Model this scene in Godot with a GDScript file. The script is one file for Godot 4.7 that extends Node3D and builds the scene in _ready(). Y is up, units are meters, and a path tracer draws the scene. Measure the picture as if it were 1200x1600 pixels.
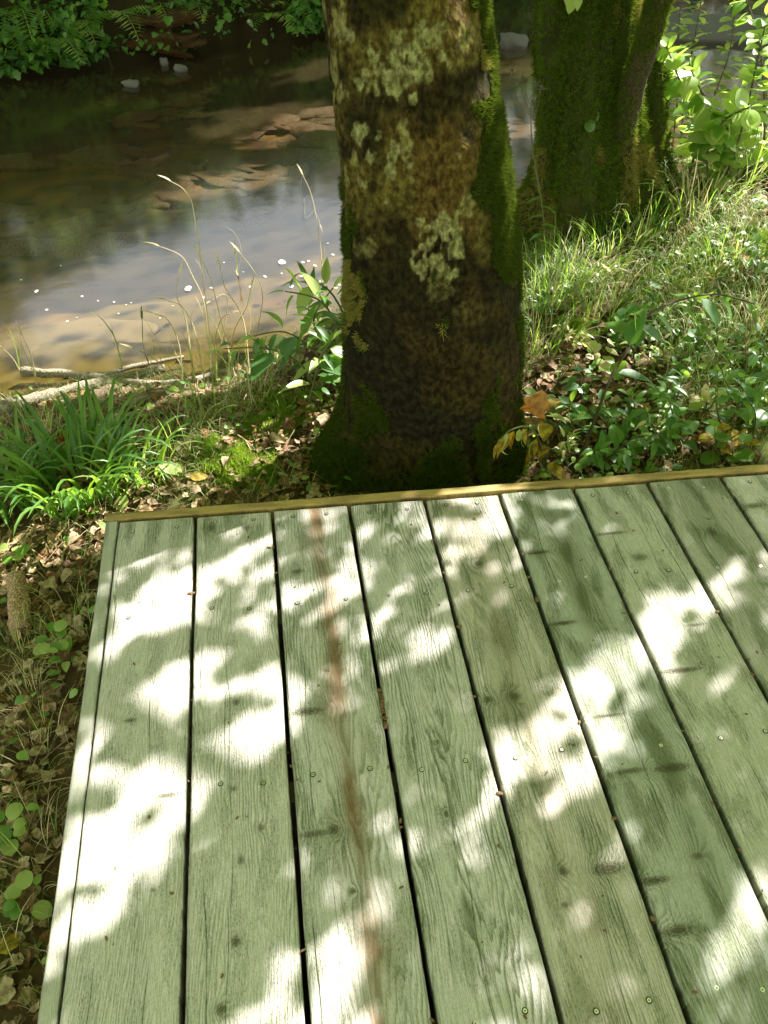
extends Node3D

# ---------------------------------------------------------------- camera numbers
const EYE := Vector3(0, 1.5, 0)
const FOCAL := 1300.0
const PITCH := -43.919
const ROLL := 0.184
const DECK_TURN := 8.115
const WATER := -0.7
var cam_basis := Basis()
var to_sun := Vector3()
var sun_a := Vector3()
var sun_b := Vector3()
var rng := RandomNumberGenerator.new()
var noise := FastNoiseLite.new()
var noise2 := FastNoiseLite.new()
var cellular := FastNoiseLite.new()
var names_taken := {}
var copies_made := 0
var M := {}
var L := {}

# ---------------------------------------------------------------- small helpers
func lin(r: float, g: float, b: float) -> Color:
	return Color(r, g, b).linear_to_srgb()

func mat(albedo: Color, rough := 0.8, back := Color(0, 0, 0), vertex := false, spec := 0.4) -> StandardMaterial3D:
	var m := StandardMaterial3D.new()
	m.albedo_color = albedo
	m.roughness = rough
	m.metallic_specular = spec
	if back.r + back.g + back.b > 0.0:
		m.backlight_enabled = true
		m.backlight = back
	m.vertex_color_use_as_albedo = vertex
	m.cull_mode = BaseMaterial3D.CULL_DISABLED
	return m

func numbered(called: String) -> String:
	if not names_taken.has(called):
		names_taken[called] = 0
		return called
	names_taken[called] += 1
	return "%s_%03d" % [called, names_taken[called]]

func tag(o: Node3D, label: String, category: String, group := "") -> Node3D:
	o.set_meta("label", label)
	o.set_meta("category", category)
	if group != "":
		o.set_meta("group", group)
	return o

func thing(called: String, label: String, category: String, where := Vector3.ZERO, group := "") -> Node3D:
	var o := Node3D.new()
	o.name = numbered(called)
	add_child(o)
	o.position = where
	tag(o, label, category, group)
	return o

func part(called: String, mesh: Mesh, material: Material, parent: Node3D, xf := Transform3D()) -> MeshInstance3D:
	var o := MeshInstance3D.new()
	o.mesh = mesh
	o.material_override = material
	o.transform = xf
	if parent == self:
		o.name = numbered(called)
		add_child(o)
	else:
		o.name = called
		if parent.has_node(NodePath(called)):
			var k: int = parent.get_meta("n_" + called, 0) + 1
			parent.set_meta("n_" + called, k)
			o.name = "%s_%03d" % [called, k]
		parent.add_child(o, true)
	return o

func structure(called: String, mesh: Mesh, material: Material) -> MeshInstance3D:
	var o := part(called, mesh, material, self)
	o.set_meta("kind", "structure")
	return o

func scatter(called: String, mesh: Mesh, material: Material, places: Array, colors: Array, parent: Node3D) -> MultiMeshInstance3D:
	var mm := MultiMesh.new()
	mm.transform_format = MultiMesh.TRANSFORM_3D
	mm.use_colors = colors.size() > 0
	mm.mesh = mesh
	mm.instance_count = places.size()
	copies_made += places.size()
	for i in places.size():
		mm.set_instance_transform(i, places[i])
		if colors.size() > 0:
			mm.set_instance_color(i, colors[i])
	var o := MultiMeshInstance3D.new()
	o.multimesh = mm
	o.material_override = material
	o.name = numbered(called) if parent == self else called
	parent.add_child(o, true)
	o.set_meta("kind", "stuff")
	return o

func aim(at: Vector3, along: Vector3, up: Vector3, size := Vector3.ONE) -> Transform3D:
	var z := along.normalized()
	var x := up.cross(z)
	if x.length() < 0.001:
		x = Vector3.RIGHT
	x = x.normalized()
	var y := z.cross(x)
	return Transform3D(Basis(x * size.x, y * size.y, z * size.z), at)

func dirv(yaw: float, pitch: float) -> Vector3:
	return Vector3(cos(yaw) * cos(pitch), sin(pitch), sin(yaw) * cos(pitch))

func rnd(a: float, b: float) -> float:
	return a + (b - a) * rng.randf()

# pixels of the 1200 x 1600 photograph, used to find where things stand
func sight(px: float, py: float) -> Vector3:
	return cam_basis * Vector3(px - 600.0, 800.0 - py, -FOCAL)

func spot(px: float, py: float, h := 0.0) -> Vector3:
	var d := sight(px, py)
	return EYE + d * ((h - EYE.y) / d.y)

func deep(px: float, py: float, depth: float) -> Vector3:
	return EYE + sight(px, py) * (depth / FOCAL)

func on_ground(px: float, py: float) -> Vector3:
	var h := -0.3
	var p := spot(px, py, h)
	for k in 14:
		h = lerpf(h, ground(p.x, p.z), 0.6)
		p = spot(px, py, h)
	return p

func to_deck(p: Vector3) -> Vector2:
	var a := deg_to_rad(DECK_TURN)
	return Vector2(p.x * cos(a) - p.z * sin(a), p.x * sin(a) + p.z * cos(a))

# ---------------------------------------------------------------- terrain
const SHORE: Array[Vector2] = [Vector2(-30, -1.0), Vector2(-8, -2.2), Vector2(-4, -2.75), Vector2(-1.7, -3.02), Vector2(-1.1, -3.2), Vector2(-0.6, -3.3), Vector2(-0.2, -3.75), Vector2(0.3, -4.15), Vector2(0.75, -4.4), Vector2(1.3, -5.0), Vector2(2.0, -5.3), Vector2(2.8, -5.5), Vector2(5, -6.4), Vector2(12, -8), Vector2(30, -10)]
const FAR_SHORE: Array[Vector2] = [Vector2(-30, 1.0), Vector2(-8, -5.6), Vector2(-3.2, -7.55), Vector2(-0.9, -8.6), Vector2(1.2, -10.4), Vector2(3, -12.5), Vector2(8, -16), Vector2(30, -26)]

func along(line: Array[Vector2], x: float) -> float:
	for k in line.size() - 1:
		if x <= line[k + 1].x:
			var t := clampf((x - line[k].x) / (line[k + 1].x - line[k].x), 0.0, 1.0)
			return lerpf(line[k].y, line[k + 1].y, t)
	return line[-1].y

func ground(x: float, z: float) -> float:
	var d := z - along(SHORE, x) + 0.10 * noise.get_noise_2d(x * 90.0, z * 20.0)
	if d > 0.0 or d > -0.6:
		var top := -0.27 + 0.20 * smoothstep(0.5, 1.8, x) * smoothstep(-1.6, -2.9, z) - 0.05 * smoothstep(-0.3, -1.2, x)
		var h := lerpf(WATER - 0.02, top, smoothstep(-0.02, 1.15, d))
		h += 0.035 * smoothstep(0.0, 0.12, d) + 0.030 * noise.get_noise_2d(x * 120.0, z * 120.0) * smoothstep(0.0, 0.4, d) + 0.012 * noise.get_noise_2d(x * 500.0, z * 500.0) * smoothstep(0.0, 0.2, d)
		if d < 0.0:
			h += d * 0.16 + 0.03 * noise.get_noise_2d(x * 100.0, z * 160.0) * smoothstep(0.0, -0.4, d)
		if d > -0.6 and d < 0.0:
			return h
		if d >= 0.0:
			return h
	var f := z - along(FAR_SHORE, x)
	var bed := maxf(WATER - 0.02 - 0.096 + (d + 0.6) * 0.17, -1.12) + 0.03 * noise.get_noise_2d(x * 100.0, z * 160.0)
	if f < 0.35:
		var b := lerpf(bed, 0.35, smoothstep(0.35, -0.55, f)) + 0.08 * noise.get_noise_2d(x * 150.0, z * 150.0) * smoothstep(0.2, -0.3, f)
		return b + clampf(-f - 0.55, 0.0, 8.0) * 0.3
	return bed

func soil(x: float, z: float, h: float) -> Color:
	var n := 0.5 + 0.5 * noise.get_noise_2d(x * 260.0, z * 260.0)
	var n2 := 0.5 + 0.5 * noise2.get_noise_2d(x * 900.0, z * 900.0)
	var c := Color(0.045, 0.028, 0.014).lerp(Color(0.12, 0.08, 0.045), n * 0.6 + n2 * 0.4)
	var green := smoothstep(0.5, 0.75, 0.5 + 0.5 * noise.get_noise_2d(x * 110.0 + 700.0, z * 110.0))
	c = c.lerp(Color(0.06, 0.10, 0.02), green * 0.7)
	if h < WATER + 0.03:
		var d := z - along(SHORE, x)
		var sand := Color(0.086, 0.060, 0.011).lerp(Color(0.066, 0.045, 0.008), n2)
		var rock := Color(0.12, 0.065, 0.014).lerp(Color(0.018, 0.011, 0.004), clampf(n * 1.5 - 0.35 + n2 * 0.3, 0, 1))  # bed colour darkened in place of shade and light lost in deeper water
		var far_shade := smoothstep(1.3, 0.3, z - along(FAR_SHORE, x))  # shade under the far undercut, put into the bed colour
		rock = rock.lerp(Color(0.018, 0.013, 0.006), far_shade)
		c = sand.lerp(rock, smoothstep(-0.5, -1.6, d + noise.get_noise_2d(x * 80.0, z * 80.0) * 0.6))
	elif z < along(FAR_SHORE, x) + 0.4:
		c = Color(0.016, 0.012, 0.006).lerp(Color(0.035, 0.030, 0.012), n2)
	elif h < WATER + 0.08:
		c = Color(0.10, 0.07, 0.035)
	return c

func terrain(called: String, x0: float, x1: float, z0: float, z1: float, step: float, which: int, hole := Rect2()) -> void:
	var nx := int(round((x1 - x0) / step))
	var nz := int(round((z1 - z0) / step))
	var v := PackedVector3Array()
	var c := PackedColorArray()
	var f := PackedInt32Array()
	for j in nz + 1:
		for i in nx + 1:
			var x := x0 + i * step
			var z := z0 + j * step
			var h := ground(x, z)
			v.append(Vector3(x, h, z))
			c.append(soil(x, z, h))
	for j in nz:
		for i in nx:
			var x := x0 + (i + 0.5) * step
			var z := z0 + (j + 0.5) * step
			if hole.has_area() and hole.has_point(Vector2(x, z)):
				continue
			var kind := 0 if z > along(SHORE, x) - 0.15 else (2 if z < along(FAR_SHORE, x) + 0.2 else 1)
			if kind != which:
				continue
			var k := j * (nx + 1) + i
			f.append_array([k, k + 1, k + nx + 1, k + 1, k + nx + 2, k + nx + 1])
	if f.is_empty():
		return
	structure(called, surface(v, f, c), M.soil)

func surface(v: PackedVector3Array, f: PackedInt32Array, c := PackedColorArray(), uv := PackedVector2Array()) -> ArrayMesh:
	var n := PackedVector3Array()
	n.resize(v.size())
	for k in range(0, f.size(), 3):
		var a := v[f[k]]
		var q := (v[f[k + 2]] - a).cross(v[f[k + 1]] - a)
		n[f[k]] += q
		n[f[k + 1]] += q
		n[f[k + 2]] += q
	for k in n.size():
		n[k] = n[k].normalized() if n[k].length_squared() > 0.0 else Vector3.UP
	var arr := []
	arr.resize(Mesh.ARRAY_MAX)
	arr[Mesh.ARRAY_VERTEX] = v
	arr[Mesh.ARRAY_NORMAL] = n
	arr[Mesh.ARRAY_INDEX] = f
	if c.size():
		arr[Mesh.ARRAY_COLOR] = c
	if uv.size():
		arr[Mesh.ARRAY_TEX_UV] = uv
	var m := ArrayMesh.new()
	m.add_surface_from_arrays(Mesh.PRIMITIVE_TRIANGLES, arr)
	return m

# ---------------------------------------------------------------- leaves, blades, stems
# a leaf lies along +Z, its face up; kind 0 oval, 1 lance, 2 lobed, 3 round, 4 long blade
func leaf_mesh(kind: int, width: float, fold: float, droop: float, n := 6, twist := 0.0, crumple := 0.0) -> ArrayMesh:
	var v := PackedVector3Array()
	var f := PackedInt32Array()
	var wave := rng.randf() * 6.0
	for i in n + 1:
		var s := float(i) / n
		var w := 0.0
		if kind == 0:
			w = pow(sin(PI * pow(s, 0.72)), 0.85)
		elif kind == 1:
			w = pow(sin(PI * pow(s, 0.62)), 1.1)
		elif kind == 2:
			w = pow(sin(PI * pow(s, 0.7)), 0.6) * (0.62 + 0.5 * absf(sin(s * PI * 2.6 + 0.35)))
		elif kind == 3:
			w = sqrt(maxf(0.0, 1.0 - pow(2.0 * s - 1.0, 2.0)))
		else:
			w = minf(1.0, 0.45 + s * 2.5) * pow(1.0 - s, 0.55)
		w = maxf(w, 0.02) * width * 0.5
		var a := droop * s
		var y := -sin(a) * s * 0.55 * signf(droop) if droop != 0.0 else 0.0
		var z := s * (1.0 - 0.22 * a * a * s)
		var tw := twist * s
		var side := Vector3(cos(tw), sin(tw), 0)
		var mid := Vector3(0, y - (0.0), z)
		var lift := Vector3(0, fold * w, 0)
		v.append(mid - side * w + lift + Vector3(0, crumple * sin(wave + s * 7.0), 0))
		v.append(mid)
		v.append(mid + side * w + lift + Vector3(0, crumple * sin(wave * 2.0 + s * 9.0), 0))
		if i > 0:
			var k := i * 3
			for q in 2:
				f.append_array([k - 3 + q, k + q, k - 2 + q, k - 2 + q, k + q, k + 1 + q])
	return surface(v, f)

# grass blade of length 1 that starts upwards and bends over towards +Z
func blade_mesh(width: float, bend: float, n := 6, start := 1.35) -> ArrayMesh:
	var v := PackedVector3Array()
	var f := PackedInt32Array()
	var p := Vector3.ZERO
	for i in n + 1:
		var s := float(i) / n
		var a := start - bend * s * s
		var w := width * 0.5 * minf(1.0, 0.6 + s * 2.0) * pow(maxf(0.0, 1.0 - s), 0.6) + 0.001
		var up := Vector3(0, cos(a), -sin(a))
		v.append(p + Vector3(-w, 0, 0) + up * w * 0.5)
		v.append(p)
		v.append(p + Vector3(w, 0, 0) + up * w * 0.5)
		p += Vector3(0, sin(a), cos(a)) / n
		if i > 0:
			var k := i * 3
			for q in 2:
				f.append_array([k - 3 + q, k + q, k - 2 + q, k - 2 + q, k + q, k + 1 + q])
	return surface(v, f)

func smooth_path(pts: Array, per := 5) -> PackedVector3Array:
	var out := PackedVector3Array()
	for k in pts.size() - 1:
		var a: Vector3 = pts[maxi(k - 1, 0)]
		var b: Vector3 = pts[k]
		var c: Vector3 = pts[k + 1]
		var d: Vector3 = pts[mini(k + 2, pts.size() - 1)]
		for j in per:
			out.append(b.cubic_interpolate(c, a, d, float(j) / per))
	out.append(pts[-1])
	return out

func tube(st: SurfaceTool, pts: PackedVector3Array, r0: float, r1: float, sides := 5, rough := 0.0) -> void:
	var x := Vector3.RIGHT
	var rings := []
	for i in pts.size():
		var d := (pts[mini(i + 1, pts.size() - 1)] - pts[maxi(i - 1, 0)]).normalized()
		x = (x - d * x.dot(d))
		if x.length() < 0.05:
			x = d.cross(Vector3(0.3, 0.5, 0.8))
		x = x.normalized()
		var y := d.cross(x)
		var r := lerpf(r0, r1, float(i) / maxi(1, pts.size() - 1))
		var ring := []
		for k in sides:
			var a := TAU * k / sides
			var q := r * (1.0 + rough * noise.get_noise_3d(pts[i].x * 900.0 + cos(a) * 60.0, pts[i].y * 900.0 + sin(a) * 60.0, pts[i].z * 900.0))
			ring.append(pts[i] + (x * cos(a) + y * sin(a)) * q)
		rings.append(ring)
	for i in rings.size() - 1:
		for k in sides:
			var a: Vector3 = rings[i][k]
			var b: Vector3 = rings[i][(k + 1) % sides]
			var c: Vector3 = rings[i + 1][k]
			var d: Vector3 = rings[i + 1][(k + 1) % sides]
			for q in [a, c, b, b, c, d]:
				st.add_vertex(q)
	for e in [0, rings.size() - 1]:
		for k in sides:
			for q in ([pts[e], rings[e][k], rings[e][(k + 1) % sides]] if e == 0 else [pts[e], rings[e][(k + 1) % sides], rings[e][k]]):
				st.add_vertex(q)

func tube_mesh(pts: Array, r0: float, r1: float, sides := 5, per := 5, rough := 0.0) -> ArrayMesh:
	var st := SurfaceTool.new()
	st.begin(Mesh.PRIMITIVE_TRIANGLES)
	st.set_smooth_group(0)
	tube(st, smooth_path(pts, per), r0, r1, sides, rough)
	st.index()
	st.generate_normals()
	return st.commit()

# lump with an uneven skin, flattened by size
func stone_mesh(size: Vector3, seed_at: float, rough := 0.35, rings := 9, sides := 14) -> ArrayMesh:
	var v := PackedVector3Array()
	var f := PackedInt32Array()
	for i in rings + 1:
		var t := PI * i / rings
		for k in sides:
			var a := TAU * k / sides
			var d := Vector3(sin(t) * cos(a), cos(t), sin(t) * sin(a))
			var q := 1.0 + rough * noise.get_noise_3d(d.x * 70.0 + seed_at * 31.0, d.y * 70.0, d.z * 70.0) + rough * 0.5 * noise.get_noise_3d(d.x * 190.0 + seed_at * 31.0, d.y * 190.0, d.z * 190.0)
			v.append(Vector3(d.x * size.x, clampf(d.y * 1.6, -1.0, 1.0) * size.y, d.z * size.z) * q)
	for i in rings:
		for k in sides:
			var a := i * sides + k
			var b := i * sides + (k + 1) % sides
			f.append_array([a, a + sides, b, b, a + sides, b + sides])
	return surface(v, f)

# ---------------------------------------------------------------- gaps cut in the unseen leaf layer to place the sun patches
const CELL := 0.02
var gap_w := 0
var gap_h := 0
var gap_lo := Vector2()
var gaps := PackedFloat32Array()

func sun_uv(p: Vector3) -> Vector2:
	return Vector2(p.dot(sun_a), p.dot(sun_b))

func gap(p: Vector3, q: Vector3, r: float, open: float, soft := 0.25) -> void:
	var a := sun_uv(p)
	var b := sun_uv(q)
	var lo := (a.min(b) - Vector2(r, r) * 1.4 - gap_lo) / CELL
	var hi := (a.max(b) + Vector2(r, r) * 1.4 - gap_lo) / CELL
	for j in range(maxi(0, int(lo.y)), mini(gap_h - 1, int(hi.y)) + 1):
		for i in range(maxi(0, int(lo.x)), mini(gap_w - 1, int(hi.x)) + 1):
			var c := gap_lo + Vector2(i + 0.5, j + 0.5) * CELL
			var d := c.distance_to(Geometry2D.get_closest_point_to_segment(c, a, b)) / r
			d += 0.34 * noise.get_noise_2d(c.x * 600.0, c.y * 600.0) + 0.30 * noise2.get_noise_2d(c.x * 1700.0, c.y * 1700.0)
			var k := open * (1.0 - smoothstep(1.0 - soft, 1.0 + soft, d))
			var at := j * gap_w + i
			gaps[at] = maxf(gaps[at], k)

# ================================================================= the scene
func _ready() -> void:
	rng.seed = 4711
	noise.seed = 5
	noise.noise_type = FastNoiseLite.TYPE_SIMPLEX
	noise.frequency = 0.01
	noise.fractal_type = FastNoiseLite.FRACTAL_FBM
	noise.fractal_octaves = 3
	noise2.seed = 11
	noise2.noise_type = FastNoiseLite.TYPE_SIMPLEX
	noise2.frequency = 0.01
	noise2.fractal_type = FastNoiseLite.FRACTAL_NONE

	# camera
	cam_basis = Basis(Vector3.UP, 0.0) * Basis(Vector3.RIGHT, deg_to_rad(PITCH)) * Basis(Vector3.BACK, deg_to_rad(-ROLL))
	var cam := Camera3D.new()
	cam.name = "camera"
	cam.fov = rad_to_deg(2.0 * atan(800.0 / FOCAL))
	cam.near = 0.05
	cam.far = 300.0
	cam.transform = Transform3D(cam_basis, EYE)
	cam.current = true
	add_child(cam)

	# sky and exposure
	var sky_mat := ProceduralSkyMaterial.new()
	sky_mat.sky_top_color = lin(0.41, 0.50, 0.65)
	sky_mat.sky_horizon_color = lin(1.0, 1.0, 0.95)
	sky_mat.sky_curve = 0.55
	sky_mat.ground_bottom_color = lin(0.05, 0.06, 0.03)
	sky_mat.ground_horizon_color = lin(0.20, 0.22, 0.16)
	var sky := Sky.new()
	sky.sky_material = sky_mat
	var env := Environment.new()
	env.background_mode = Environment.BG_SKY
	env.sky = sky
	env.background_energy_multiplier = 0.82
	env.tonemap_mode = Environment.TONE_MAPPER_LINEAR
	env.tonemap_exposure = 4.1
	env.sdfgi_enabled = true
	env.ssao_enabled = true
	env.ssil_enabled = true
	var we := WorldEnvironment.new()
	we.name = "world_environment"
	we.environment = env
	add_child(we)

	# sun: behind the trees and to the side, so that shadows run towards the near corner of the deck
	var az := deg_to_rad(45.0)
	var el := deg_to_rad(42.0)
	to_sun = Vector3(cos(az) * cos(el), sin(el), -sin(az) * cos(el))
	sun_a = Vector3(sin(az), 0, cos(az))
	sun_b = to_sun.cross(sun_a).normalized()
	var sun := DirectionalLight3D.new()
	sun.name = "sun"
	sun.light_energy = 1.6
	sun.light_color = Color(1.0, 0.98, 0.96)
	sun.light_angular_distance = 0.5
	sun.shadow_enabled = true
	add_child(sun)
	sun.look_at_from_position(Vector3.ZERO, -to_sun, Vector3.UP)

	materials()
	leaf_library()
	build_terrain()
	build_water()
	build_deck()
	build_big_tree()
	build_second_tree()
	build_canopy()
	build_far_bank()
	build_shore()
	build_plants()
	build_ground_cover()

func materials() -> void:
	var mr := Gradient.new()
	mr.colors = PackedColorArray([Color(0.62, 0.56, 0.50), Color(0.86, 0.84, 0.80), Color(1, 1, 1)])
	mr.offsets = PackedFloat32Array([0.22, 0.45, 0.7])
	var mt := NoiseTexture2D.new()
	mt.width = 256
	mt.height = 256
	mt.seamless = true
	mt.color_ramp = mr
	var mn := FastNoiseLite.new()
	mn.seed = 44
	mn.frequency = 0.02
	mn.fractal_octaves = 4
	mt.noise = mn
	M.mottle = mt
	M.soil = mat(Color.WHITE, 0.95, Color(0, 0, 0), true, 0.2)
	M.vertex = mat(Color.WHITE, 0.9, Color(0, 0, 0), true, 0.25)
	M.bark = mat(Color.WHITE, 0.9, Color(0, 0, 0), true, 0.2)
	var bt := NoiseTexture2D.new()
	bt.width = 512
	bt.height = 512
	bt.seamless = true
	var bn := FastNoiseLite.new()
	bn.seed = 21
	bn.frequency = 0.02
	bn.fractal_octaves = 5
	bt.noise = bn
	M.bark.heightmap_enabled = true
	M.bark.heightmap_texture = bt
	M.bark.heightmap_scale = 1.6
	M.bark.uv1_triplanar = true
	M.bark.uv1_scale = Vector3(1.9, 1.5, 1.9)
	var ramp := Gradient.new()
	ramp.colors = PackedColorArray([Color(0.44, 0.40, 0.34), Color(0.74, 0.72, 0.66), Color(1.0, 1.0, 0.98)])
	ramp.offsets = PackedFloat32Array([0.25, 0.48, 0.72])
	var bc := NoiseTexture2D.new()
	bc.width = 1024
	bc.height = 1024
	bc.seamless = true
	bc.color_ramp = ramp
	var bn2 := FastNoiseLite.new()
	bn2.seed = 33
	bn2.frequency = 0.022
	bn2.fractal_octaves = 6
	bn2.fractal_gain = 0.62
	bc.noise = bn2
	M.bark.albedo_texture = bc
	M.bark.albedo_color = Color(1, 1, 1)
	M.tint_leaf = mat(Color.WHITE, 0.45, lin(0.45, 0.45, 0.40), true, 0.5)
	M.tint_dry = mat(Color.WHITE, 0.75, lin(0.16, 0.16, 0.16), true, 0.35)
	var back := lin(0.30, 0.52, 0.03)
	M.crown_a = mat(lin(0.05, 0.115, 0.014), 0.5, lin(0.44, 0.60, 0.08))
	M.crown_b = mat(lin(0.065, 0.135, 0.018), 0.5, lin(0.54, 0.70, 0.10))
	M.leaf_green = mat(lin(0.075, 0.165, 0.024), 0.38, lin(0.32, 0.52, 0.04), false, 0.5)
	M.leaf_dark = mat(lin(0.040, 0.105, 0.020), 0.48, lin(0.14, 0.32, 0.02), false, 0.5)
	M.leaf_bright = mat(lin(0.30, 0.38, 0.11), 0.38, lin(0.60, 0.80, 0.12), false, 0.6)
	M.leaf_yellow = mat(lin(0.46, 0.34, 0.035), 0.55, lin(0.60, 0.42, 0.03))
	M.leaf_orange = mat(lin(0.40, 0.20, 0.03), 0.6, lin(0.55, 0.22, 0.02))
	M.leaf_brown = mat(lin(0.22, 0.125, 0.06), 0.65, lin(0.15, 0.08, 0.03))
	M.leaf_tan = mat(lin(0.48, 0.37, 0.24), 0.65, lin(0.16, 0.11, 0.05))
	M.leaf_rust = mat(lin(0.20, 0.095, 0.04), 0.6, lin(0.16, 0.06, 0.02))
	for k in ["leaf_yellow", "leaf_orange", "leaf_brown", "leaf_tan", "leaf_rust", "tint_dry"]:
		M[k].albedo_texture = M.mottle
		M[k].uv1_triplanar = true
		M[k].uv1_scale = Vector3(0.5, 0.5, 0.5)
	M.straw = mat(lin(0.58, 0.49, 0.29), 0.7, lin(0.22, 0.18, 0.08))
	M.stem = mat(lin(0.10, 0.11, 0.03), 0.6)
	M.stem_dark = mat(lin(0.06, 0.035, 0.02), 0.7)
	M.twig = mat(lin(0.20, 0.15, 0.10), 0.85)
	M.bleached = mat(lin(0.48, 0.43, 0.35), 0.85)
	for k in ["twig", "bleached"]:
		M[k].albedo_texture = M.bark.albedo_texture
		M[k].heightmap_enabled = true
		M[k].heightmap_texture = M.bark.heightmap_texture
		M[k].heightmap_scale = 0.5
		M[k].uv1_triplanar = true
		M[k].uv1_scale = Vector3(6, 6, 6)
	M.moss = mat(lin(0.040, 0.056, 0.007), 0.9, lin(0.07, 0.10, 0.008), false, 0.1)
	M.moss_bright = mat(lin(0.070, 0.104, 0.010), 0.9, lin(0.12, 0.17, 0.012), false, 0.1)
	M.moss_dry = mat(lin(0.19, 0.17, 0.04), 0.9, lin(0.18, 0.17, 0.03), false, 0.1)
	M.rock = mat(lin(0.20, 0.106, 0.021), 0.9)
	M.rock_pale = mat(lin(0.19, 0.112, 0.026), 0.9)
	for r in [M.rock, M.rock_pale]:
		r.heightmap_enabled = true
		r.heightmap_texture = bt
		r.heightmap_scale = 5.0
		r.albedo_texture = M.mottle
		r.uv1_triplanar = true
		r.uv1_scale = Vector3(2.5, 2.5, 2.5)
	M.rock_grey = mat(lin(0.13, 0.125, 0.105), 0.75, Color(0, 0, 0), false, 0.4)
	M.foam = mat(lin(0.85, 0.85, 0.80), 0.5)
	M.screw = mat(lin(0.62, 0.60, 0.50), 0.35)
	M.screw.metallic = 0.7
	M.screw_dark = mat(lin(0.02, 0.02, 0.015), 0.6)
	M.timber_under = mat(lin(0.16, 0.13, 0.08), 0.9)

func leaf_library() -> void:
	L.oval = []
	L.lance = []
	L.lobed = []
	L.round = []
	L.dry = []
	L.blade = []
	L.broad = []
	for k in 3:
		L.oval.append(leaf_mesh(0, rnd(0.5, 0.62), rnd(0.1, 0.45), rnd(0.2, 0.9), 7))
		L.lance.append(leaf_mesh(1, rnd(0.26, 0.34), rnd(0.15, 0.5), rnd(0.3, 1.2), 7))
		L.lobed.append(leaf_mesh(2, rnd(0.9, 1.1), rnd(0.1, 0.3), rnd(0.1, 0.6), 10))
		L.round.append(leaf_mesh(3, rnd(0.85, 1.0), rnd(0.05, 0.3), rnd(0.1, 0.6), 7))
	for k in 6:
		L.dry.append(leaf_mesh([2, 0, 2, 1, 2, 0][k], rnd(0.45, 0.85), rnd(-0.9, 1.2), rnd(-1.4, 1.7), 8, rnd(-1.6, 1.6), rnd(0.05, 0.11)))
	for k in 6:
		L.blade.append(blade_mesh(0.014, 0.5 + 0.45 * k, 6, rnd(1.1, 1.5)))
		L.broad.append(blade_mesh(rnd(0.060, 0.085), 0.9 + 0.35 * k, 8, rnd(1.1, 1.4)))

func build_terrain() -> void:
	var fine := Rect2(-3.2, -6.2, 7.4, 6.7)
	terrain("bank_ground", -3.2, 4.2, -6.2, 0.5, 0.035, 0)
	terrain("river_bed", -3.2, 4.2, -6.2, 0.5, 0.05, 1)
	terrain("far_bank_ground", -3.2, 4.2, -6.2, 0.5, 0.05, 2)
	terrain("outer_ground", -14.2, 15.2, -20.2, 10.5, 0.1, 0, fine)
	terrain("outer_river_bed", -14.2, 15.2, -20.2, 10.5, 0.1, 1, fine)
	terrain("far_bank", -14.2, 15.2, -20.2, 10.5, 0.1, 2, fine)
	var pm := PlaneMesh.new()
	pm.size = Vector2(240, 240)
	var floor_ := structure("ground", pm, mat(lin(0.05, 0.055, 0.02), 0.95))
	floor_.position = Vector3(0, -1.6, 0)

func build_water() -> void:
	var nt := NoiseTexture2D.new()
	nt.width = 512
	nt.height = 512
	nt.seamless = true
	nt.as_normal_map = true
	nt.bump_strength = 1.3
	var fn := FastNoiseLite.new()
	fn.seed = 3
	fn.frequency = 0.012
	fn.fractal_octaves = 3
	nt.noise = fn
	var m := StandardMaterial3D.new()
	m.transparency = BaseMaterial3D.TRANSPARENCY_ALPHA
	var c := lin(0.36, 0.27, 0.12)
	c.a = 0.05
	m.albedo_color = c
	m.roughness = 0.10
	m.normal_enabled = true
	m.normal_texture = nt
	m.normal_scale = 0.12
	m.uv1_scale = Vector3(10, 14, 1)
	var v := PackedVector3Array()
	var f := PackedInt32Array()
	var uv := PackedVector2Array()
	var n := 40
	for i in n + 1:
		var x := -14.0 + 29.0 * i / n
		for s in 2:
			var z := (along(SHORE, x) + 0.7) if s == 1 else (along(FAR_SHORE, x) - 0.25)
			v.append(Vector3(x, WATER, z))
			uv.append(Vector2(x / 14.0, z / 14.0))
		if i > 0:
			var k := i * 2
			f.append_array([k - 2, k, k - 1, k, k + 1, k - 1])
	M.water = m
	structure("river_water", surface(v, f, PackedColorArray(), uv), m)

# ---------------------------------------------------------------- the deck
const GAPS: Array[float] = [-0.4604, -0.2658, -0.0678, 0.1325, 0.3315, 0.5333, 0.7334, 0.9385, 1.1436, 1.347, 1.549, 1.752]
const DECK_FAR := -1.583
const WOOD_LONG := 1.32

func smooth_fade(e: float) -> float:
	return clampf(e, 0.0, 1.0)

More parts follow.
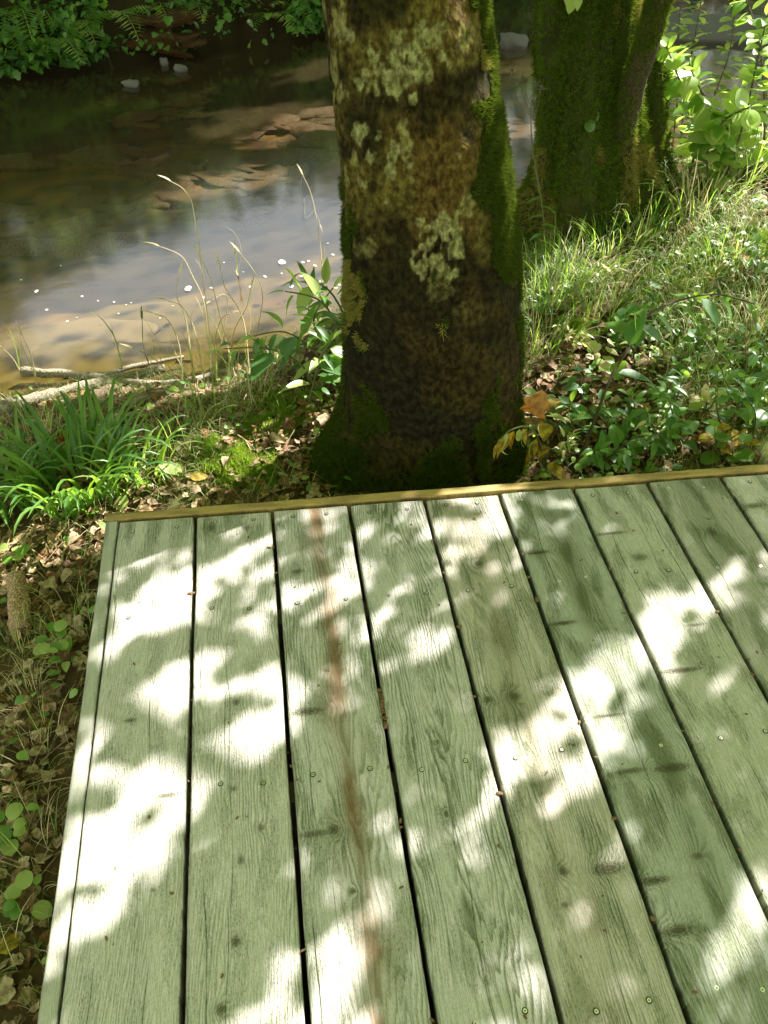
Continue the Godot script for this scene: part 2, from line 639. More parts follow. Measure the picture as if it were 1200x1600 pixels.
func wood_image(index: int, w: int, h: int, width: float, u_mid: float, style: Dictionary) -> Image:
	var im := Image.create(w, h, false, Image.FORMAT_RGB8)
	var grain := FastNoiseLite.new()
	grain.seed = 100 + index
	grain.frequency = 1.0
	grain.noise_type = FastNoiseLite.TYPE_SIMPLEX
	grain.fractal_type = FastNoiseLite.FRACTAL_NONE
	var base: Color = style.get("base", Color(0.63, 0.645, 0.54))
	var dark: Color = style.get("dark", Color(0.36, 0.38, 0.29))
	var pith_u: float = style.get("pith", 0.3)
	var pith_d: float = style.get("depth", 0.05)
	var pith_slope: float = style.get("slope", 0.0)
	var freq: float = style.get("freq", 190.0)
	var line: float = style.get("line", 0.30)
	var stain: float = style.get("stain", 0.25)
	var knots: Array = style.get("knots", [])
	var streaks: Array = style.get("streaks", [])
	var off := index * 17.3
	for y in h:
		var vv := DECK_FAR + WOOD_LONG * (y + 0.5) / h
		var near := []
		for k in knots:
			if absf(vv - k[1]) < k[3] * 5.0:
				near.append(k)
		var wob := grain.get_noise_2d(vv * 1.6, off) * 0.012
		var depth := pith_d + pith_slope * (vv + 1.0)
		var d2 := depth * depth
		for x in w:
			var uu := ((x + 0.5) / w - 0.5) * width
			var bend := 0.0
			var core := 0.0
			var halo := 0.0
			for k in near:
				var du: float = (uu - k[0]) / k[2]
				var dv: float = (vv - k[1]) / k[3]
				var q := du * du + dv * dv
				if q < 25.0:
					var e := exp(-q * 0.28)
					bend += e * k[4]
					halo = maxf(halo, e)
					if q < 2.0:
						core = maxf(core, (1.0 - smoothstep(0.15, 1.5, q + 0.55 * grain.get_noise_2d(uu * 230.0, vv * 230.0))) * clampf(0.45 + k[4] * 0.6, 0.0, 1.0) * (0.75 + 0.25 * sin(q * 14.0)))
			var du2 := uu - pith_u + wob
			var low := grain.get_noise_2d(uu * 14.0 + off, vv * 2.4)
			var r := sqrt(du2 * du2 + d2) * freq + low * 1.1 + bend * 3.0 + grain.get_noise_2d(uu * 60.0, vv * 9.0 + off) * 0.35
			var fr := r - floorf(r)
			var ring := smoothstep(0.25, 0.9, fr) * (1.0 - smoothstep(0.92, 1.0, fr))
			var fibre := grain.get_noise_2d(uu * 900.0, vv * 26.0 + off)
			var fibre2 := grain.get_noise_2d(uu * 2200.0 + off, vv * 160.0)
			var patch := grain.get_noise_2d(uu * 16.0, vv * 5.0 + off * 2.0)
			var shade := ring * line * (1.0 + 0.8 * low) + fibre * 0.19 + fibre2 * 0.15 - 0.05
			shade += stain * smoothstep(0.05, 0.75, patch + fibre * 0.35)
			shade += 0.5 * smoothstep(0.70, 0.86, grain.get_noise_2d(uu * 330.0 + 50.0, vv * 80.0 + off)) * (0.4 + 0.6 * smoothstep(-0.1, 0.5, patch))
			shade += halo * 0.24
			shade += 0.30 * smoothstep(0.16, 0.0, vv - DECK_FAR) * smoothstep(-0.4, 0.5, patch + fibre * 0.5)
			shade += 0.28 * (1.0 - smoothstep(0.0, 0.009, width * 0.5 - absf(uu) + fibre2 * 0.002))
			for s in streaks:
				var e: float = absf(uu - s[0] - 0.005 * grain.get_noise_2d(vv * 4.0, s[0] * 90.0)) / s[1]
				if e < 1.6 and vv > s[3] and vv < s[4]:
					shade += s[2] * (1.0 - smoothstep(0.2, 1.5, e + fibre * 0.6)) * smoothstep(s[3], s[3] + 0.08, vv) * (1.0 - smoothstep(s[4] - 0.08, s[4], vv))
			var c := base.lerp(dark, clampf(shade, -0.25, 1.15))
			for s in style.get("rust", []):
				var e: float = absf(uu - s[0] - 0.004 * grain.get_noise_2d(vv * 3.0, s[0] * 70.0)) / s[1]
				if e < 1.8:
					c = c.lerp(Color(0.43, 0.31, 0.21), s[2] * (1.0 - smoothstep(0.0, 1.7, e + fibre * 0.9 + low * 0.5)) * (0.6 + 0.5 * patch + 0.4 * ring))
			if core > 0.0:
				c = c.lerp(Color(0.15, 0.14, 0.09).lerp(Color(0.30, 0.27, 0.18), 0.5 + 0.5 * grain.get_noise_2d(uu * 500.0, vv * 500.0)), core * 0.85)
			im.set_pixel(x, y, c)
	return im

func board_mesh(u0: float, u1: float, v0: float, v1: float, skew: float, thick: float, seed_at: float, uv_of: Vector2) -> ArrayMesh:
	# rounded top edges, sides that are not quite straight, ends cut along the far trim
	var prof: Array[Vector2] = [Vector2(0, -thick), Vector2(0, -0.0045), Vector2(0.0008, -0.0022), Vector2(0.0025, -0.0006), Vector2(0.006, 0.0)]
	var n := 60
	var v := PackedVector3Array()
	var uv := PackedVector2Array()
	var f := PackedInt32Array()
	var mid := (u0 + u1) * 0.5
	var inner := 7
	var cols := prof.size() * 2 + inner
	for i in n + 1:
		var t := float(i) / n
		var el := noise.get_noise_2d(seed_at * 50.0, t * 900.0) * 0.0016
		var er := noise.get_noise_2d(seed_at * 50.0 + 400.0, t * 900.0) * 0.0016
		for k in cols:
			var p := Vector2()
			if k < prof.size():
				p = Vector2(u0 + prof[k].x + el, prof[k].y)
			elif k < prof.size() + inner:
				p = Vector2(lerpf(u0 + 0.006, u1 - 0.006, float(k - prof.size() + 1) / (inner + 1)), 0.0)
			else:
				var q := prof[cols - 1 - k]
				p = Vector2(u1 - q.x + er, q.y)
			var start := v0 + skew * p.x
			var z := lerpf(start, v1, t)
			var cup := -0.0016 * (1.0 - pow((p.x - mid) / (u1 - u0) * 2.0, 2.0)) * sin(seed_at * 3.0)
			v.append(Vector3(p.x, p.y + cup, z))
			var lv := (z - DECK_FAR) / WOOD_LONG
			uv.append(Vector2((p.x - u0 + 0.0) / (u1 - u0) + p.y * 2.0 * (1.0 if k < cols / 2 else -1.0), pingpong(lv, 1.0)))
		if i > 0:
			for k in cols - 1:
				var a := (i - 1) * cols + k
				f.append_array([a, a + 1, a + cols, a + 1, a + cols + 1, a + cols])
	for e in 2:
		var row := 0 if e == 0 else n * cols
		var first := v.size()
		for k in cols:
			v.append(v[row + k])
			uv.append(uv[row + k] + Vector2(0.0, 0.0))
		for k in range(1, cols - 1):
			if e == 0:
				f.append_array([first, first + k + 1, first + k])
			else:
				f.append_array([first, first + k, first + k + 1])
	return surface(v, f, PackedColorArray(), uv)

func knot_at(board: int, px: float, py: float, ru: float, rv: float, amount: float) -> Array:
	var q := to_deck(spot(px, py))
	return [q.x - (GAPS[board] + GAPS[board + 1]) * 0.5, q.y, ru, rv, amount]

func build_deck() -> void:
	var deck := thing("wooden_deck", "weathered grey-green wooden deck of wide planks with dark gaps between them", "deck")
	deck.rotation.y = deg_to_rad(DECK_TURN)
	var green := Color(0.704, 0.682, 0.655)
	var grey := Color(0.688, 0.667, 0.648)
	var styles := [
		{"base": green, "pith": 0.45, "depth": 0.1, "freq": 210.0, "line": 0.22, "stain": 0.12, "knots": [knot_at(0, 205, 1125, 0.012, 0.005, 0.5), knot_at(0, 262, 1243, 0.02, 0.005, 0.4), knot_at(0, 180, 1357, 0.005, 0.005, 0.2), knot_at(0, 240, 1390, 0.005, 0.004, 0.2)]},
		{"base": green, "pith": -0.3, "depth": 0.08, "freq": 170.0, "line": 0.27, "stain": 0.15, "knots": [knot_at(1, 369, 1097, 0.008, 0.009, 0.5), knot_at(1, 368, 1471, 0.008, 0.009, 0.8), knot_at(1, 345, 1577, 0.009, 0.009, 0.7), knot_at(1, 408, 1293, 0.006, 0.007, 0.4), knot_at(1, 330, 825, 0.013, 0.013, 0.3), knot_at(1, 376, 1344, 0.006, 0.008, 0.3), knot_at(1, 384, 824, 0.010, 0.010, 0.3), knot_at(1, 365, 1232, 0.005, 0.005, 0.2)]},
		{"base": grey, "pith": 0.02, "depth": 0.03, "slope": 0.05, "freq": 150.0, "line": 0.30, "stain": 0.30, "rust": [[0.012, 0.011, 0.55], [0.014, 0.030, 0.26]], "knots": [knot_at(2, 480, 1112, 0.032, 0.009, 0.7), knot_at(2, 521, 1296, 0.010, 0.010, 0.8), knot_at(2, 492, 1303, 0.03, 0.006, 0.3), knot_at(2, 510, 1048, 0.006, 0.005, 0.3), knot_at(2, 552, 1392, 0.006, 0.005, 0.3), knot_at(2, 465, 893, 0.015, 0.007, 0.3)], "streaks": [[0.012, 0.008, 0.40, -1.6, 0.0]]},
		{"base": grey, "pith": 0.005, "depth": 0.012, "slope": 0.075, "freq": 150.0, "line": 0.42, "stain": 0.20, "knots": [knot_at(3, 697, 1272, 0.004, 0.006, 0.6), knot_at(3, 683, 1160, 0.003, 0.004, 0.6), knot_at(3, 546, 878, 0.02, 0.006, 0.3)]},
		{"base": Color(0.671, 0.640, 0.607), "pith": -0.05, "depth": 0.04, "slope": -0.03, "freq": 170.0, "line": 0.32, "stain": 0.35, "rust": [[-0.01, 0.035, 0.14]], "knots": [knot_at(4, 699, 880, 0.012, 0.011, 0.4), knot_at(4, 748, 880, 0.010, 0.010, 0.5), knot_at(4, 763, 1092, 0.012, 0.008, 0.4), knot_at(4, 803, 1087, 0.010, 0.010, 0.6), knot_at(4, 881, 1361, 0.008, 0.009, 0.7), knot_at(4, 950, 1356, 0.03, 0.011, 0.7), knot_at(4, 883, 1413, 0.006, 0.005, 0.3)], "streaks": [[-0.02, 0.03, 0.25, -1.6, -0.7]]},
		{"base": Color(0.600, 0.603, 0.564), "pith": -0.12, "depth": 0.05, "freq": 150.0, "line": 0.30, "stain": 0.55, "knots": [knot_at(5, 840, 864, 0.03, 0.006, 0.9), knot_at(5, 880, 974, 0.03, 0.006, 0.9), knot_at(5, 1050, 1200, 0.035, 0.009, 1.0), knot_at(5, 985, 1205, 0.03, 0.006, 0.5), knot_at(5, 1022, 1376, 0.026, 0.007, 0.9), knot_at(5, 1060, 1454, 0.028, 0.010, 1.0), knot_at(5, 950, 1119, 0.035, 0.004, 0.7), knot_at(5, 1090, 1338, 0.012, 0.006, 0.4)], "streaks": [[0.0, 0.022, 0.5, -1.6, -1.05], [0.03, 0.025, 0.35, -1.6, 0.0]]},
		{"base": Color(0.660, 0.645, 0.603), "pith": 0.25, "depth": 0.1, "freq": 150.0, "line": 0.20, "stain": 0.30, "knots": [knot_at(6, 955, 833, 0.04, 0.005, 0.6), knot_at(6, 1065, 1047, 0.045, 0.007, 0.8), knot_at(6, 1000, 870, 0.02, 0.012, 0.3), knot_at(6, 1088, 976, 0.02, 0.005, 0.4)]},
		{"base": Color(0.616, 0.598, 0.562), "pith": 0.2, "depth": 0.06, "freq": 150.0, "line": 0.26, "stain": 0.50, "knots": [knot_at(7, 1112, 831, 0.012, 0.014, 0.7)], "streaks": [[0.0, 0.04, 0.35, -1.6, -1.2]]},
		{"base": green, "pith": -0.3, "depth": 0.06, "freq": 170.0, "line": 0.26, "stain": 0.25, "knots": [knot_at(8, 1178, 790, 0.03, 0.01, 0.5)]},
	]
	var wood := []
	for k in styles.size():
		var cracks: Array = styles[k].get("streaks", [])
		for c in 7:
			var from := rnd(-1.6, -0.45)
			cracks.append([rnd(-0.085, 0.085), rnd(0.0005, 0.0011), rnd(0.5, 1.1), from, from + rnd(0.2, 0.55)])
		styles[k]["streaks"] = cracks
		var m := StandardMaterial3D.new()
		var tex := ImageTexture.create_from_image(wood_image(k, 224, 1280, 0.19, 0.0, styles[k]))
		m.albedo_texture = tex
		m.roughness = 0.72
		m.metallic_specular = 0.35
		m.heightmap_enabled = true
		m.heightmap_texture = tex
		m.heightmap_scale = 0.45
		m.texture_repeat = false
		wood.append(m)
	var head := CylinderMesh.new()
	head.top_radius = 0.0036
	head.bottom_radius = 0.0030
	head.height = 0.0012
	head.radial_segments = 14
	head.rings = 1
	var pit := CylinderMesh.new()
	pit.top_radius = 0.0055
	pit.bottom_radius = 0.0050
	pit.height = 0.0010
	pit.radial_segments = 14
	pit.rings = 1
	var cross := SurfaceTool.new()
	cross.begin(Mesh.PRIMITIVE_TRIANGLES)
	for s in 2:
		var b := BoxMesh.new()
		b.size = Vector3(0.0034, 0.0004, 0.0009) if s == 0 else Vector3(0.0009, 0.00036, 0.0034)
		cross.append_from(b, 0, Transform3D())
	var cross_mesh := cross.commit()
	for i in GAPS.size() - 1:
		var g := 0.0048
		var u0 := GAPS[i] + (0.0018 if i == 0 else g)
		var u1 := GAPS[i + 1] - g
		var m: Material = wood[i] if i < wood.size() else wood[[1, 5][i - wood.size()]]
		var b := part("board", board_mesh(u0, u1, DECK_FAR + rnd(-0.002, 0.002), 1.0, 0.036, 0.04, i + 1.0, Vector2.ZERO), m, deck)
		b.position.y = rnd(-0.0012, 0.0012)
		for v in [-1.555, -1.268, -0.822, -0.373, 0.08, 0.53]:
			for s in 2:
				var u := (u0 + 0.05 if s == 0 else u1 - 0.05) + rnd(-0.014, 0.014)
				if i == 0 and rng.randf() < 0.3:
					continue
				var at := Vector3(u, 0.0002, v + 0.036 * u + rnd(-0.008, 0.008))
				part("screw_hole", pit, M.screw_dark, b, Transform3D(Basis(), at))
				part("screw", head, M.screw, b, Transform3D(Basis(), at + Vector3(0, 0.0006, 0)))
				part("screw_slot", cross_mesh, M.screw_dark, b, Transform3D(Basis(Vector3.UP, rnd(0, 1.5)), at + Vector3(0, 0.00125, 0)))
	# edge strips round the deck: the far one lies across the board ends, the side one along the first board
	var tm := StandardMaterial3D.new()
	var ttex := ImageTexture.create_from_image(wood_image(31, 96, 1024, 0.06, 0.0, {"base": Color(0.63, 0.53, 0.30), "dark": Color(0.38, 0.31, 0.16), "pith": 0.3, "freq": 260.0, "line": 0.22, "stain": 0.35}))
	tm.albedo_texture = ttex
	tm.roughness = 0.75
	tm.heightmap_enabled = true
	tm.heightmap_texture = ttex
	tm.heightmap_scale = 0.25
	tm.texture_repeat = false
	var far_strip := part("far_edge_strip", board_mesh(-0.014, 0.014, DECK_FAR, 0.79, 0.0, 0.15, 40.0, Vector2.ZERO), tm, deck)
	var slope := atan(0.036)
	far_strip.transform = Transform3D(Basis(Vector3.UP, PI / 2 - slope), Vector3(-0.495, 0.003, 0)) * Transform3D(Basis(), Vector3(0, 0, 0))
	# its long axis (local Z) now runs along the board ends
	var ax := Vector3(cos(slope), 0, sin(slope))
	var az := Vector3(sin(slope), 0, -cos(slope))
	far_strip.transform = Transform3D(Basis(az, Vector3.UP, ax) if az.cross(Vector3.UP).dot(ax) > 0 else Basis(-az, Vector3.UP, ax), Vector3(0.65, 0.003, 0.036 * 0.65 + DECK_FAR - 0.024) - ax * (-0.3965))
	far_strip.position = Vector3(-0.494, 0.003, DECK_FAR - 0.026 + 0.036 * -0.494) - ax * DECK_FAR
	var sm := StandardMaterial3D.new()
	var stex := ImageTexture.create_from_image(wood_image(32, 96, 1280, 0.06, 0.0, {"base": Color(0.655, 0.645, 0.600), "dark": Color(0.40, 0.40, 0.34), "pith": 0.3, "freq": 260.0, "line": 0.22, "stain": 0.2}))
	sm.albedo_texture = stex
	sm.roughness = 0.75
	sm.heightmap_enabled = true
	sm.heightmap_texture = stex
	sm.heightmap_scale = 0.3
	sm.texture_repeat = false
	part("side_edge_strip", board_mesh(-0.493, -0.4622, DECK_FAR - 0.008, 1.0, 0.036, 0.15, 43.0, Vector2.ZERO), sm, deck)
	for v in [-1.55, -1.27, -0.82, -0.37, 0.08, 0.53, 0.97]:
		var jb := BoxMesh.new()
		jb.size = Vector3(2.22, 0.12, 0.045)
		part("joist", jb, M.timber_under, deck, Transform3D(Basis(Vector3.UP, -0.036), Vector3(0.645, -0.106, v + 0.0232)))
	for u in [-0.40, 0.65, 1.68]:
		for v in [-1.49, 0.15]:
			var pb := BoxMesh.new()
			pb.size = Vector3(0.09, 0.42, 0.07)
			part("post", pb, M.timber_under, deck, Transform3D(Basis(), Vector3(u, -0.26, v)))

# ---------------------------------------------------------------- trees
func trunk_mesh(centres: Array, radii: Array, sides: int, rows: int, y0: float, y1: float, lobes: Callable, skin: Callable) -> Array:
	var path := smooth_path(centres, 12)
	var rad := PackedFloat32Array()
	for k in path.size():
		var t := float(k) / 12.0
		var i := mini(int(t), radii.size() - 2)
		rad.append(lerpf(radii[i], radii[i + 1], smoothstep(0.0, 1.0, t - i) if false else t - i))
	var v := PackedVector3Array()
	var c := PackedColorArray()
	var f := PackedInt32Array()
	for j in rows + 1:
		var y := lerpf(y0, y1, float(j) / rows)
		var k := 0
		while k < path.size() - 2 and path[k + 1].y < y:
			k += 1
		var t := (y - path[k].y) / maxf(1e-5, path[k + 1].y - path[k].y)
		var mid := path[k].lerp(path[k + 1], t)
		var r := lerpf(rad[k], rad[k + 1], clampf(t, 0.0, 1.0))
		for i in sides:
			var a := TAU * i / sides
			var q: float = lobes.call(a, y, r)
			var p := mid + Vector3(cos(a) * q, 0, sin(a) * q)
			p.y = y
			v.append(p)
			c.append(skin.call(a, y, p))
	for j in rows:
		for i in sides:
			var a := j * sides + i
			var b := j * sides + (i + 1) % sides
			f.append_array([a, b, a + sides, b, b + sides, a + sides])
	return [v, f, c]

# moss that grows on a trunk skin: little tufts wherever cover() says so
func tufts(v: PackedVector3Array, f: PackedInt32Array, how_many: int, cover: Callable, size: float) -> Array:
	var out := []
	var total := f.size() / 3
	var tries := 0
	while out.size() < how_many and tries < how_many * 8:
		tries += 1
		var k := rng.randi_range(0, total - 1) * 3
		var a := v[f[k]]
		var b := v[f[k + 1]]
		var c := v[f[k + 2]]
		var s := rng.randf()
		var t := rng.randf()
		if s + t > 1.0:
			s = 1.0 - s
			t = 1.0 - t
		var p := a + (b - a) * s + (c - a) * t
		if p.y < -0.5 or rng.randf() > (cover.call(p) as float):
			continue
		var n := (c - a).cross(b - a).normalized()
		var d := (n + Vector3(rnd(-0.7, 0.7), rnd(-0.9, 0.35), rnd(-0.7, 0.7))).normalized()
		out.append(aim(p, d, Vector3(rnd(-1, 1), rnd(-1, 1), rnd(-1, 1)), Vector3.ONE * size * rnd(0.5, 1.5)))
	return out

func tuft_mesh() -> ArrayMesh:
	var v := PackedVector3Array()
	var f := PackedInt32Array()
	for k in 5:
		var a := k * 1.7
		var tip := Vector3(cos(a) * 0.6, sin(a) * 0.6, 1.1 - 0.15 * k)
		var side := Vector3(-sin(a), cos(a), 0) * 0.085
		var base := Vector3(cos(a), sin(a), 0) * 0.1
		var i := v.size()
		v.append_array([base - side, base + side, tip * 0.6 + side * 0.8, tip])
		f.append_array([i, i + 1, i + 2, i, i + 2, i + 3])
	return surface(v, f)

var tree_centres := [Vector3(0.15, -0.5, -2.14), Vector3(0.145, -0.1, -2.14), Vector3(0.142, 0.2, -2.16), Vector3(0.115, 0.55, -2.22), Vector3(0.045, 1.0, -2.34), Vector3(-0.04, 1.9, -2.55), Vector3(-0.12, 3.6, -2.9)]
var tree_radii := [0.30, 0.272, 0.246, 0.222, 0.200, 0.18, 0.13]

func build_big_tree() -> void:
	var tree := thing("mossy_tree", "thick lichen-spotted tree trunk at the deck edge, mossy along one flank", "tree", Vector3(0.15, -0.3, -2.14))
	var off := -tree.position
	var lobes := func(a: float, y: float, r: float) -> float:
		var low := smoothstep(0.06, -0.32, y)
		var k := r * (1.0 + 0.035 * sin(a * 2.0 + 0.6) + 0.02 * sin(a * 5.0 + y * 2.0))
		k += low * low * (0.16 * pow(maxf(0.0, cos(a - 2.75)), 6.0) + 0.05 * pow(maxf(0.0, cos(a - 0.35)), 6.0) + 0.07 * pow(maxf(0.0, cos(a - 1.5)), 4.0) + 0.1 * pow(maxf(0.0, cos(a + 1.6)), 4.0))
		var p := Vector3(cos(a) * 25.0, y * 100.0, sin(a) * 25.0)
		k += 0.010 * noise.get_noise_3d(p.x * 1.6, p.y * 0.7, p.z * 1.6)
		k += 0.0045 * noise.get_noise_3d(p.x * 7.0 + 90.0, p.y * 4.0, p.z * 7.0)
		k += 0.0022 * noise.get_noise_3d(p.x * 26.0 + 90.0, p.y * 16.0, p.z * 26.0)
		return k
	var lichen := [[580, 85, 18], [600, 125, 34], [575, 120, 20], [640, 75, 30], [668, 60, 34], [655, 100, 26], [690, 90, 20], [600, 148, 12], [624, 142, 11], [645, 155, 11], [560, 205, 16], [590, 215, 14], [620, 235, 18], [640, 255, 16], [575, 245, 14], [560, 280, 16], [610, 270, 13], [690, 355, 30], [715, 390, 26], [680, 400, 26], [660, 420, 22], [705, 425, 14], [560, 130, 12], [530, 150, 20], [525, 40, 20], [545, 60, 14], [655, 345, 12], [600, 320, 10], [630, 110, 10]]
	var spots := []
	for q in lichen:
		var p := trunk_hit(q[0], q[1])
		spots.append([p, q[2] / FOCAL * 1.8])
	var skin := func(a: float, y: float, p: Vector3) -> Color:
		var n1 := 0.5 + 0.5 * noise.get_noise_3d(p.x * 260.0, p.y * 200.0, p.z * 260.0)
		var n2 := 0.5 + 0.5 * noise.get_noise_3d(p.x * 1100.0, p.y * 700.0, p.z * 1100.0)
		var n3 := 0.5 + 0.5 * noise2.get_noise_3d(p.x * 4200.0, p.y * 2600.0, p.z * 4200.0)
		var c := Color(0.052, 0.045, 0.011).lerp(Color(0.255, 0.215, 0.052), clampf(n1 * 0.55 + n2 * 0.6 - 0.1, 0, 1))
		c = c.lerp(Color(0.17, 0.13, 0.030), smoothstep(0.45, 0.7, n2) * 0.5)
		c = c.lerp(Color(0.05, 0.030, 0.012), smoothstep(0.60, 0.80, n3) * 0.25)
		c = c.lerp(Color(0.13, 0.075, 0.022), smoothstep(0.1, 0.45, noise.get_noise_3d(p.x * 190.0 + 300.0, p.y * 150.0, p.z * 190.0)) * 0.6)
		# dark moss and dappled shade, painted in bands
		var band := noise.get_noise_3d(p.x * 150.0 + 40.0, p.y * 260.0 + 30.0, p.z * 150.0)
		c = c.lerp(Color(0.028, 0.026, 0.010), smoothstep(-0.10, 0.22, band + 0.5 * (n2 - 0.5)) * 0.93)
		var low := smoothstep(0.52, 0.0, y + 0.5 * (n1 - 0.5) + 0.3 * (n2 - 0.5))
		c = c.lerp(Color(0.022, 0.020, 0.007), low * 0.78)  # shade towards the foot put into the bark colour
		for s in spots:
			var d: float = p.distance_to(s[0]) / s[1]
			if d < 1.7:
				var e := d + (n2 - 0.5) * 1.7 + (n3 - 0.5) * 0.9 - 0.1
				c = c.lerp(Color(0.27, 0.28, 0.10).lerp(Color(0.41, 0.42, 0.20), n3), (1.0 - smoothstep(0.72, 0.86, e)) * 0.92)
		var free := smoothstep(0.66, 0.72, 0.5 + 0.5 * noise.get_noise_3d(p.x * 800.0 + 9.0, p.y * 600.0, p.z * 800.0)) * smoothstep(0.25, 0.7, y)
		c = c.lerp(Color(0.33, 0.32, 0.11), free * 0.8)
		return c.lerp(Color(0.05, 0.07, 0.012), moss_cover(p) * 0.85)
	var made := trunk_mesh(tree_centres, tree_radii, 300, 340, -0.5, 1.35, lobes, skin)
	part("trunk", surface(made[0], made[1], made[2]), M.bark, tree, Transform3D(Basis(), off))
	var upper := trunk_mesh(tree_centres, tree_radii, 60, 60, 1.34, 3.6, lobes, skin)
	part("upper_trunk", surface(upper[0], upper[1], upper[2]), M.vertex, tree, Transform3D(Basis(), off))
	var t := tuft_mesh()
	var where := tufts(made[0], made[1], 80000, moss_cover, 0.012)
	var green := []
	var dry := []
	for x in where:
		var p: Vector3 = x.origin
		x.origin += off
		if 0.5 + 0.5 * noise.get_noise_3d(p.x * 300.0, p.y * 200.0, p.z * 300.0) > 0.6 and p.y > 0.2:
			dry.append(x)
		else:
			green.append(x)
	scatter("moss", t, M.moss, green, [], tree)
	scatter("dry_moss", t, M.moss_dry, dry, [], tree)
	for q in [[Vector3(-0.10, 3.3, -2.85), Vector3(0.9, 4.4, -3.4), Vector3(2.3, 5.2, -3.6)], [Vector3(-0.10, 3.2, -2.8), Vector3(-1.2, 4.2, -2.6), Vector3(-2.6, 4.8, -2.2)], [Vector3(-0.11, 3.5, -2.9), Vector3(-0.2, 4.8, -3.6), Vector3(0.2, 6.0, -4.6)]]:
		part("limb", tube_mesh(q, 0.09, 0.03, 8, 8), M.twig, tree, Transform3D(Basis(), off))

func trunk_hit(px: float, py: float) -> Vector3:
	var d := sight(px, py).normalized()
	var s := 1.2
	for k in 400:
		var p := EYE + d * s
		var i := 0
		while i < tree_centres.size() - 2 and tree_centres[i + 1].y < p.y:
			i += 1
		var t: float = clampf((p.y - tree_centres[i].y) / (tree_centres[i + 1].y - tree_centres[i].y), 0, 1)
		var m: Vector3 = tree_centres[i].lerp(tree_centres[i + 1], t)
		if Vector2(p.x - m.x, p.z - m.z).length() < lerpf(tree_radii[i], tree_radii[i + 1], t):
			return p
		s += 0.006
	return EYE + d * s

func moss_cover(p: Vector3) -> float:
	var i := 0
	while i < tree_centres.size() - 2 and tree_centres[i + 1].y < p.y:
		i += 1
	var t: float = (p.y - tree_centres[i].y) / (tree_centres[i + 1].y - tree_centres[i].y)
	var m: Vector3 = tree_centres[i].lerp(tree_centres[i + 1], t)
	var a := atan2(p.z - m.z, p.x - m.x)
	var n := noise.get_noise_3d(p.x * 330.0, p.y * 170.0, p.z * 330.0) + 0.5 * noise.get_noise_3d(p.x * 900.0, p.y * 700.0, p.z * 900.0)
	var k := smoothstep(0.62, 0.9, cos(a - 0.06) + n * 0.8 - 0.08)      # the flank towards the other tree
	k = maxf(k, smoothstep(0.86, 1.05, cos(a - 2.95) + n * 0.4) * smoothstep(0.75, 0.45, p.y + n * 0.3))   # lower river flank
	k = maxf(k, smoothstep(-0.08, -0.3, p.y + n * 0.3))                         # foot
	k = maxf(k, smoothstep(0.42, 0.7, n) * 0.15)
	return clampf((k - 0.3) * 1.5, 0.0, 1.0)

